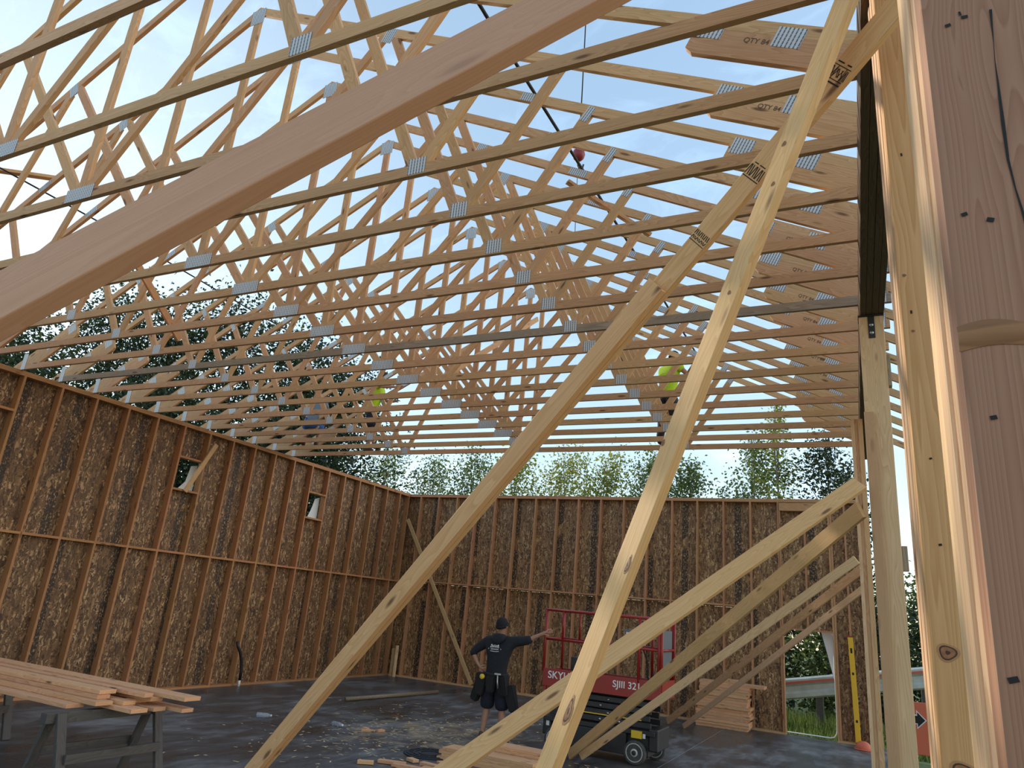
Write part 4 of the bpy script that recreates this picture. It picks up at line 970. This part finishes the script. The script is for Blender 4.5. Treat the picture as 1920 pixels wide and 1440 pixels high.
# ------------------------------------------------------------------ people
def skinmesh(J, E_, root, sub=2, scale=1.0):
    """J: name -> (x, y, z, rx[, ry]); one surface grown along the edges"""
    names = list(J); ix = {n_: k for k, n_ in enumerate(names)}
    m = bpy.data.meshes.new('grown'); m.from_pydata([Vector(J[n_][:3]) for n_ in names], [(ix[a], ix[b]) for a, b in E_], []); m.update()
    o = bpy.data.objects.new('grow_source', m); COL.objects.link(o)
    o.modifiers.new('skin', 'SKIN').use_smooth_shade = True
    sd = o.modifiers.new('sub', 'SUBSURF'); sd.levels = sub; sd.render_levels = sub
    for n_ in names:
        s_ = m.skin_vertices[0].data[ix[n_]]; q = J[n_]; s_.radius = (q[3] * scale, (q[4] if len(q) > 4 else q[3]) * scale); s_.use_root = (n_ == root)
    dg = bpy.context.evaluated_depsgraph_get(); r = bpy.data.meshes.new_from_object(o.evaluated_get(dg))
    bpy.data.objects.remove(o); bpy.data.meshes.remove(m)
    r.materials.clear(); r.polygons.foreach_set('use_smooth', [True] * len(r.polygons))
    return r

def hand(J, E_, pre, wrist, direction, palm_n, curl=0.5, thumb_side=1):
    """palm and five fingers growing from the wrist joint"""
    d = Vector(direction).normalized(); n_ = Vector(palm_n).normalized(); s_ = d.cross(n_).normalized() * thumb_side
    n_ = n_ - d * n_.dot(d); n_.normalize()
    W = Vector(J[wrist][:3])
    pm = W + d * .055; J[pre + 'palm'] = (*pm, .030, .022); E_.append((wrist, pre + 'palm'))
    for k, (o, l) in enumerate(((.030, .075), (.010, .085), (-.010, .080), (-.028, .062))):
        a = pm + d * .038 + s_ * o; b = a + d * l * .5 + n_ * l * .12 * curl; c = b + d * l * .42 * (1 - .5 * curl) + n_ * l * .42 * curl
        for q, (p, r_) in enumerate(((a, .0105), (b, .0092), (c, .0078))):
            J['%sf%d%d' % (pre, k, q)] = (*p, r_); E_.append(((pre + 'palm') if q == 0 else '%sf%d%d' % (pre, k, q - 1), '%sf%d%d' % (pre, k, q)))
    a = W + d * .03 + s_ * .032; b = a + d * .03 + s_ * .022 + n_ * .01; c = b + d * .028 + s_ * .004 + n_ * .012
    for q, (p, r_) in enumerate(((a, .013), (b, .0105), (c, .009))):
        J['%st%d' % (pre, q)] = (*p, r_); E_.append((wrist if q == 0 else '%st%d' % (pre, q - 1), '%st%d' % (pre, q)))

def mirror_seat(J): return J
def person(label, base, rz, P, top_mat, leg_mat, shoe_mat, sleeves, hood=False, shorts=True, cap=KNIT, head_tilt=0.0, head_turn=0.0, group=None):
    r = empty('person', base, rz); tag(r, label, 'person', group)
    MB = wm(r)
    g = {k: Vector(v_) for k, v_ in P.items()}
    J = {}; E_ = []
    def j(n_, p, rx, ry=None, par=None):
        J[n_] = (p.x, p.y, p.z, rx, ry or rx)
        if par: E_.append((par, n_))
    j('pelvis', g['pelvis'], .135, .10); j('waist', g['waist'], .125, .095, 'pelvis'); j('chest', g['chest'], .15, .105, 'waist'); j('neckbase', g['neck'] - Vector((0, 0, .05)), .075, .065, 'chest'); j('neck', g['neck'], .055, .055, 'neckbase')
    hd = g['head']; ax = (hd - g['neck']).normalized()
    j('jaw', g['neck'] + (hd - g['neck']) * .45, .062, .070, 'neck'); j('skull', hd, .074, .088, 'jaw'); j('crown', hd + ax * .065, .062, .072, 'skull')
    for s_ in 'LR':
        j('sh' + s_, g['sh' + s_], .066, .062, 'chest'); j('ua' + s_, (g['sh' + s_] + g['el' + s_]) / 2, .052, .050, 'sh' + s_); j('el' + s_, g['el' + s_], .042, .042, 'ua' + s_)
        j('fa' + s_, g['el' + s_] * .62 + g['wr' + s_] * .38, .041, .038, 'el' + s_); j('wr' + s_, g['wr' + s_], .027, .024, 'fa' + s_)
        hand(J, E_, 'h' + s_, 'wr' + s_, g['hd' + s_] - g['wr' + s_], g['pn' + s_], .55, 1 if s_ == 'L' else -1)
        j('hip' + s_, g['hip' + s_], .095, .10, 'pelvis'); j('th' + s_, (g['hip' + s_] + g['kn' + s_]) / 2, .078, .08, 'hip' + s_); j('kn' + s_, g['kn' + s_], .056, .058, 'th' + s_)
        j('ca' + s_, g['kn' + s_] * .68 + g['an' + s_] * .32, .054, .058, 'kn' + s_); j('an' + s_, g['an' + s_], .037, .04, 'ca' + s_)
    body = link('body', skinmesh(J, E_, 'pelvis'), SKIN, r, MB)
    # shirt
    K = {}; F = []
    def k_(n_, p, rx, ry, par=None):
        K[n_] = (p.x, p.y, p.z, rx, ry)
        if par: F.append((par, n_))
    k_('hem', g['pelvis'] + Vector((0, 0, -.16)), .19, .155); k_('hm2', g['pelvis'] + Vector((0, 0, -.02)), .182, .15, 'hem'); k_('w', g['waist'], .180, .148, 'hm2'); k_('c', g['chest'], .205, .155, 'w'); k_('n', g['neck'] - Vector((0, 0, .03)), .085, .08, 'c')
    for s_ in 'LR':
        k_('s' + s_, g['sh' + s_], .096, .094, 'c'); k_('u' + s_, (g['sh' + s_] + g['el' + s_]) / 2, .088, .085, 's' + s_)
        if sleeves == 'long':
            k_('e' + s_, g['el' + s_], .076, .074, 'u' + s_); k_('f' + s_, g['el' + s_] * .72 + g['wr' + s_] * .28, .066, .064, 'e' + s_)
    shirt = link('shirt', skinmesh(K, F, 'hem'), top_mat, r, MB)
    if hood:
        link('hood', skinmesh({'a': (*(g['neck'] + Vector((-.10, -.02, -.03))), .05), 'b': (*(g['neck'] + Vector((-.07, -.10, -.03))), .058), 'c': (*(g['neck'] + Vector((0, -.135, -.07))), .075, .05), 'd': (*(g['neck'] + Vector((.07, -.10, -.03))), .058), 'e': (*(g['neck'] + Vector((.10, -.02, -.03))), .05), 'f': (*(g['neck'] + Vector((0, -.145, -.15))), .05, .03)},
             [('a', 'b'), ('b', 'c'), ('c', 'd'), ('d', 'e'), ('c', 'f')], 'c'), top_mat, shirt, MB)
    # trousers
    K = {}; F = []
    k_('p', g['pelvis'] + Vector((0, 0, .02)), .150, .118); k_('q', g['pelvis'] - Vector((0, 0, .06)), .152, .122, 'p')
    for s_ in 'LR':
        k_('h' + s_, g['hip' + s_] - Vector((0, 0, .04)), .112, .112, 'q'); k_('t' + s_, (g['hip' + s_] + g['kn' + s_]) / 2, .125, .122, 'h' + s_); k_('k' + s_, g['kn' + s_] - (g['hip' + s_] - g['kn' + s_]) * .12, .120, .118, 't' + s_)
        if not shorts: k_('c' + s_, g['kn' + s_] * .5 + g['an' + s_] * .5, .078, .08, 'k' + s_); k_('a' + s_, g['an' + s_] + Vector((0, 0, .03)), .07, .075, 'c' + s_)
    link('shorts' if shorts else 'trousers', skinmesh(K, F, 'p'), leg_mat, r, MB)
    # boots
    for s_ in 'LR':
        a = g['an' + s_]
        link('boot', skinmesh({'t': (a.x, a.y, a.z + .08, .052), 'a': (a.x, a.y, a.z - .01, .052), 'h': (a.x, a.y - .03, a.z - .045, .045), 'm': (a.x, a.y + .08, a.z - .045, .048, .042), 'o': (a.x, a.y + .16, a.z - .052, .042, .034)}, [('t', 'a'), ('a', 'h'), ('a', 'm'), ('m', 'o')], 'a', 2), shoe_mat, r, MB)
    # head: cap or hair, ears, face
    hm = MB @ Matrix.Translation(hd) @ Matrix.Rotation(head_turn, 4, 'Z') @ Matrix.Rotation(head_tilt, 4, 'X')
    v = []; f = []; nu, nv = 20, 9
    for q in range(nv):
        ph = (q / (nv - 1)) * 1.75
        for u_ in range(nu):
            a = 2 * math.pi * u_ / nu
            v.append((.092 * math.sin(ph) * math.cos(a) if ph < 1.57 else .092 * math.cos(a), (.112 * math.sin(ph) if ph < 1.57 else .112) * math.sin(a), .118 * math.cos(ph) + .012 - (.02 if (math.sin(a) < -.3 and q == nv - 1) else 0)))
    for q in range(nv - 1):
        for u_ in range(nu): f.append((q * nu + u_, q * nu + (u_ + 1) % nu, (q + 1) * nu + (u_ + 1) % nu, (q + 1) * nu + u_))
    cp = link('cap', pydata('cap', v, f, True), cap, r, hm)
    if cap is not HAIR:
        # fold of the cap
        tp = [(.094 * math.cos(2 * math.pi * k / 20), .114 * math.sin(2 * math.pi * k / 20), .0) for k in range(21)]
        link('cap_band', tubemesh(tp, .014, 6, False), cap, cp, hm)
    for s_ in (-1, 1):
        link('ear', skinmesh({'a': (s_ * .090, -.005, -.045, .012), 'b': (s_ * .098, -.015, -.02, .014), 'c': (s_ * .092, -.012, .005, .010)}, [('a', 'b'), ('b', 'c')], 'b', 1), SKIN, r, hm)
        link('eye', lathemesh([(.0005, -.011), (.008, -.008), (.011, 0), (.008, .008), (.0005, .011)], 10), EYEW, r, hm @ Matrix.Translation((s_ * .032, .083, -.012)))
    link('nose', skinmesh({'a': (0, .090, .005, .010), 'b': (0, .104, -.022, .013), 'c': (0, .096, -.036, .012)}, [('a', 'b'), ('b', 'c')], 'b', 1), SKIN, r, hm)
    link('mouth', skinmesh({'a': (-.022, .078, -.065, .005), 'b': (0, .086, -.064, .007), 'c': (.022, .078, -.065, .005)}, [('a', 'b'), ('b', 'c')], 'b', 1), plain('lips', (.30, .12, .09), .5), r, hm)
    return r, MB, g, shirt

POSE = dict(pelvis=(0, 0, .97), waist=(.01, 0, 1.17), chest=(.02, .0, 1.38), neck=(.035, .0, 1.57), head=(.045, -.015, 1.715),
            shL=(-.19, .0, 1.46), elL=(-.42, -.06, 1.27), wrL=(-.26, -.09, 1.06), hdL=(-.17, -.06, 1.03), pnL=(.3, .5, 0),
            shR=(.22, .0, 1.48), elR=(.49, .05, 1.53), wrR=(.72, .09, 1.655), hdR=(.80, .10, 1.69), pnR=(0, .9, -.3),
            hipL=(-.10, 0, .92), knL=(-.13, .04, .50), anL=(-.15, -.02, .085), hipR=(.10, 0, .92), knR=(.14, .03, .50), anR=(.17, .0, .085))
pr, MB, G, shirt = person('worker in a dark printed hoodie and shorts, back turned, arm stretched to the lift', (-5.36, 10.72, 0), 0.0, POSE, HOODIE, SHORTS, BOOT, 'long', True, True, KNIT, 0.35, -0.2)
# print on the back of the hoodie
pm_ = MB @ frame((1, 0, .03), (0, .06, 1), (0.02, -0.168, 1.36))
prt = [(-.055, .055, .022, .018, .4), (.062, .052, .022, .018, -.4), (-.02, .050, .05, .006, .25), (.03, .05, .05, .006, -.2)]
rnd = random.Random(3)
for k in range(8): prt.append((-.07 + .02 * k, .026 + .006 * math.sin(k * .45), .011, .026, rnd.uniform(-.25, .25)))
for k in range(11): prt.append((-.062 + .0125 * k, -.006, .008, .014, rnd.uniform(-.3, .3)))
for k in range(11): prt.append((-.068 + .0138 * k, -.034 - .006 * math.sin(k * .3), .008, .012, rnd.uniform(-.3, .3)))
prt += [(-.105, -.004, .018, .004, .9), (-.105, .002, .018, .004, -.9), (.108, -.006, .018, .004, .9), (.108, .0, .018, .004, -.9)]
marks('back_print', prt, WHITEINK, shirt, pm_, 0.0)
# tool belt
tb = link('tool_belt', skinmesh({**{'b%d' % k: (.195 * math.cos(2 * math.pi * k / 14), .165 * math.sin(2 * math.pi * k / 14), .975, .018, .034) for k in range(14)}}, [('b%d' % k, 'b%d' % ((k + 1) % 14)) for k in range(14)], 'b0', 1), LEATHER, pr, MB)
def pouch(cx, cy, cz, w_, d_, h_, tiltx, out):
    bm = bmesh.new(); bmesh.ops.create_cube(bm, size=1.0)
    for q in bm.verts:
        t = q.co.z + .5
        q.co = Vector((q.co.x * w_ * (.75 + .25 * t), q.co.y * d_ * (.6 + .4 * t), q.co.z * h_))
    bmesh.ops.bevel(bm, geom=list(bm.edges), offset=.018, segments=2, affect='EDGES')
    m = bpy.data.meshes.new('pouch'); bm.to_mesh(m); bm.free()
    return link('tool_pouch', m, LEATHER, pr, MB @ Matrix.Translation((cx, cy, cz)) @ Matrix.Rotation(tiltx, 4, 'Y') @ Matrix.Rotation(out, 4, 'Z'))
pouch(-.20, -.10, .82, .20, .17, .32, .20, .2); pouch(-.30, .0, .70, .17, .16, .30, .40, 0); pouch(.18, -.10, .83, .20, .17, .30, -.20, -.2); pouch(.31, -.02, .66, .18, .17, .38, -.35, 0); pouch(.0, -.165, .84, .18, .08, .24, 0, 0)
link('tape_measure', lathemesh([(.035, 0), (.038, .006), (.038, .034), (.035, .04)], 16), YELLOWTAG, pr, MB @ Matrix.Translation((-.12, -.215, .94)) @ Matrix.Rotation(1.5, 4, 'X'))
tube_m = tubemesh([(.13, -.20, 1.0), (.14, -.215, .90), (.16, -.22, .80)], .012, 8); link('hammer_handle', tube_m, BOLT, pr, MB)
link('hammer_head', boxmesh(.11, .028, .028, .006, BOLT), None, pr, MB @ Matrix.Translation((.13, -.20, 1.0)))

WG = 'workers up on the trusses'
ZB = 4.967
# right hand worker in lime shirt, standing on the chords
PW = dict(pelvis=(0, 0, .97), waist=(.0, .03, 1.15), chest=(.0, .08, 1.36), neck=(.0, .12, 1.54), head=(.0, .16, 1.68),
          shL=(-.19, .08, 1.44), elL=(-.30, .20, 1.22), wrL=(-.24, .40, 1.20), hdL=(-.21, .49, 1.22), pnL=(0, 0, -1),
          shR=(.19, .08, 1.44), elR=(.30, .20, 1.28), wrR=(.33, .40, 1.40), hdR=(.34, .48, 1.44), pnR=(-1, 0, 0),
          hipL=(-.10, 0, .92), knL=(-.13, .06, .50), anL=(-.14, -.02, .09), hipR=(.10, 0, .92), knR=(.13, .10, .50), anR=(.14, .20, .09))
person('worker in a lime green shirt and black trousers standing high in the right trusses', (-3.06, 12.02, ZB), -0.5, PW, LIME, LEATHER, BOOT, 'short', False, False, HAIR, -0.2, 0, WG)
person('worker in a lime green vest reaching right, standing in the far left trusses', (-9.62, 12.0, ZB), -1.2, {**PW, 'elR': (.28, .3, 1.38), 'wrR': (.25, .55, 1.40), 'hdR': (.24, .64, 1.41)}, LIME, SHORTS, BOOT, 'short', False, True, HAIR, 0, 0, WG)
PK = dict(pelvis=(0, 0, .55), waist=(.0, .08, .72), chest=(.0, .18, .90), neck=(.0, .26, 1.05), head=(.0, .32, 1.18),
          shL=(-.19, .18, .97), elL=(-.26, .34, .78), wrL=(-.2, .50, .66), hdL=(-.17, .58, .62), pnL=(0, 0, -1), shR=(.19, .18, .97), elR=(.26, .34, .78), wrR=(.2, .5, .66), hdR=(.17, .58, .62), pnR=(0, 0, -1),
          hipL=(-.10, 0, .52), knL=(-.15, .36, .42), anL=(-.14, .10, .09), hipR=(.10, 0, .52), knR=(.15, .36, .42), anR=(.14, .10, .09))
person('crouching worker in blue shorts, half hidden among the far left trusses', (-10.72, 11.42, ZB), 0.6, PK, GREYPANEL, BLUE, BOOT, 'short', False, True, HAIR, 0, 0, WG)

# ------------------------------------------------------------------ marks on the near column: staple holes, a long check, a healed knot
bply = [c_ for c_ in colB.children][0]
CB = wm(colB) @ frame((1, 0, 0), (0, 0, 1), (0, 0, 0))
marks('staple_holes', [(.030, 2.8147, .007, .005, .2), (.0508, 2.8237, .008, .005, 0), (.046, 2.831, .003, .007, .2), (.022, 2.5116, .007, .005, .3), (.0492, 2.4999, .008, .006, -.3), (.0262, 2.2404, .007, .005, .2), (.0146, 1.9545, .010, .006, .3), (.0, 1.7, .001, .001, 0), (.05, 1.62, .008, .006, .2)], BLACKINK, bply, CB, .0006)
ck = [(.0822, 2.8275, .0035), (.0800, 2.77, .0008), (.0785, 2.74, .001), (.0781, 2.70, .0025), (.0772, 2.64, .0042), (.0768, 2.5835, .003), (.0800, 2.54, .0018), (.0832, 2.5118, .0026), (.088, 2.46, .0035), (.094, 2.40, .0012)]
v = []; f = []
for x, z, w_ in ck: v += [(x - w_ / 2, z, .0006), (x + w_ / 2, z, .0006)]
for k in range(len(ck) - 1): f.append((2 * k, 2 * k + 1, 2 * k + 3, 2 * k + 2))
link('long_check', pydata('check', v, f), BLACKINK, bply, CB)
SCAR = wood('healed_scar', (0.40, 0.20, 0.09), (0.18, 0.075, 0.03), knots=0, ring=.8, stretch=.5)
v = []; f = []; n_ = 18
for k in range(n_ + 1):
    t = k / n_; x = -.0005 + .20 * t; zc = 2.340 + .010 * t + .006 * math.sin(t * 9); w_ = .026 + .008 * math.sin(t * 5 + 1)
    for q in range(5):
        s_ = q / 4 - .5; v.append((x, zc + s_ * w_, .0002 + .0035 * (.25 - s_ * s_) * 4))
for k in range(n_):
    for q in range(4): f.append((k * 5 + q, (k + 1) * 5 + q, (k + 1) * 5 + q + 1, k * 5 + q + 1))
link('healed_branch_scar', pydata('scar', v, f, True), SCAR, bply, CB)

# knots large enough to see
KN_D = plain('knot_rim', (0.07, 0.026, 0.010), 0.7); KN_M = plain('knot_heart', (0.28, 0.12, 0.045), 0.6, 0, .2, .3, nscale=60); KN_L = plain('knot_halo', (0.40, 0.20, 0.075), 0.6)
def knot(parent, matrix, x, y, rx, ry, turn=0.0, split=False):
    v = [(0, 0, .0012)]; f = []; mi_ = []; n_ = 20
    rings = [(.22, .0012), (.62, .0011), (.78, .0010), (1.0, .0004)]
    for r_, z in rings:
        for k in range(n_):
            a = 2 * math.pi * k / n_; w_ = 1 + .10 * math.sin(3 * a + 1) + (.25 if split and abs(a - math.pi * 1.5) < .5 else 0)
            v.append((r_ * rx * math.cos(a) * w_, r_ * ry * math.sin(a) * w_, z))
    for k in range(n_): f.append((0, 1 + k, 1 + (k + 1) % n_)); mi_.append(0)
    for q in range(3):
        for k in range(n_):
            a0, b0 = 1 + q * n_ + k, 1 + q * n_ + (k + 1) % n_; f.append((a0, a0 + n_, b0 + n_, b0)); mi_.append((1, 0, 2)[q])
    m = pydata('knot', v, f, True)
    for mt in (KN_D, KN_M, KN_L): m.materials.append(mt)
    m.polygons.foreach_set('material_index', mi_)
    return link('knot', m, None, parent, matrix @ Matrix.Translation((x, y, 0)) @ Matrix.Rotation(turn, 4, 'Z'))
aply = [c_ for c_ in colA.children][0]
CA = wm(colA) @ frame((1, 0, 0), (0, 0, 1), (0, 0, 0)) @ Matrix.Translation((0, 0, -.0005))
knot(aply, CA, .0426, 1.968, .030, .026); knot(aply, CA, .052, 1.655, .034, .028); knot(aply, CA, .0185, 3.20, .007, .006); knot(aply, CA, .03, 2.99, .006, .005)
marks('staple_holes', [(.0451, 3.689, .006, .012, .1), (.03, 3.06, .006, .012, 0), (.046, 2.55, .008, .006, .3), (.05, 2.28, .009, .007, .2)], BLACKINK, aply, CA, .0012)
A3, B3_, u3 = Vector((-0.994, 2.475, 1.481)), Vector((-0.067, 2.286, 3.845)), Vector((-0.759, 0.554, 0.342))
x3 = (B3_ - A3).normalized(); n3 = -Vector((0.54, 0.829, -0.145)).normalized(); y3 = n3.cross(x3).normalized()
F3 = Matrix((x3, y3, n3)).transposed().to_4x4(); F3.translation = A3 + n3 * .0004
sgn = 1 if y3.dot(u3) > 0 else -1
for al, ac, rx, ry, sp_ in ((.185, .030, .055, .017, True), (.723, .018, .036, .010, True), (1.165, .080, .014, .008, False), (2.341, .056, .012, .010, False), (2.176, .032, .010, .009, False), (1.75, .04, .009, .008, False)):
    knot(b3, F3, al, sgn * ac, rx, ry, 0, sp_)
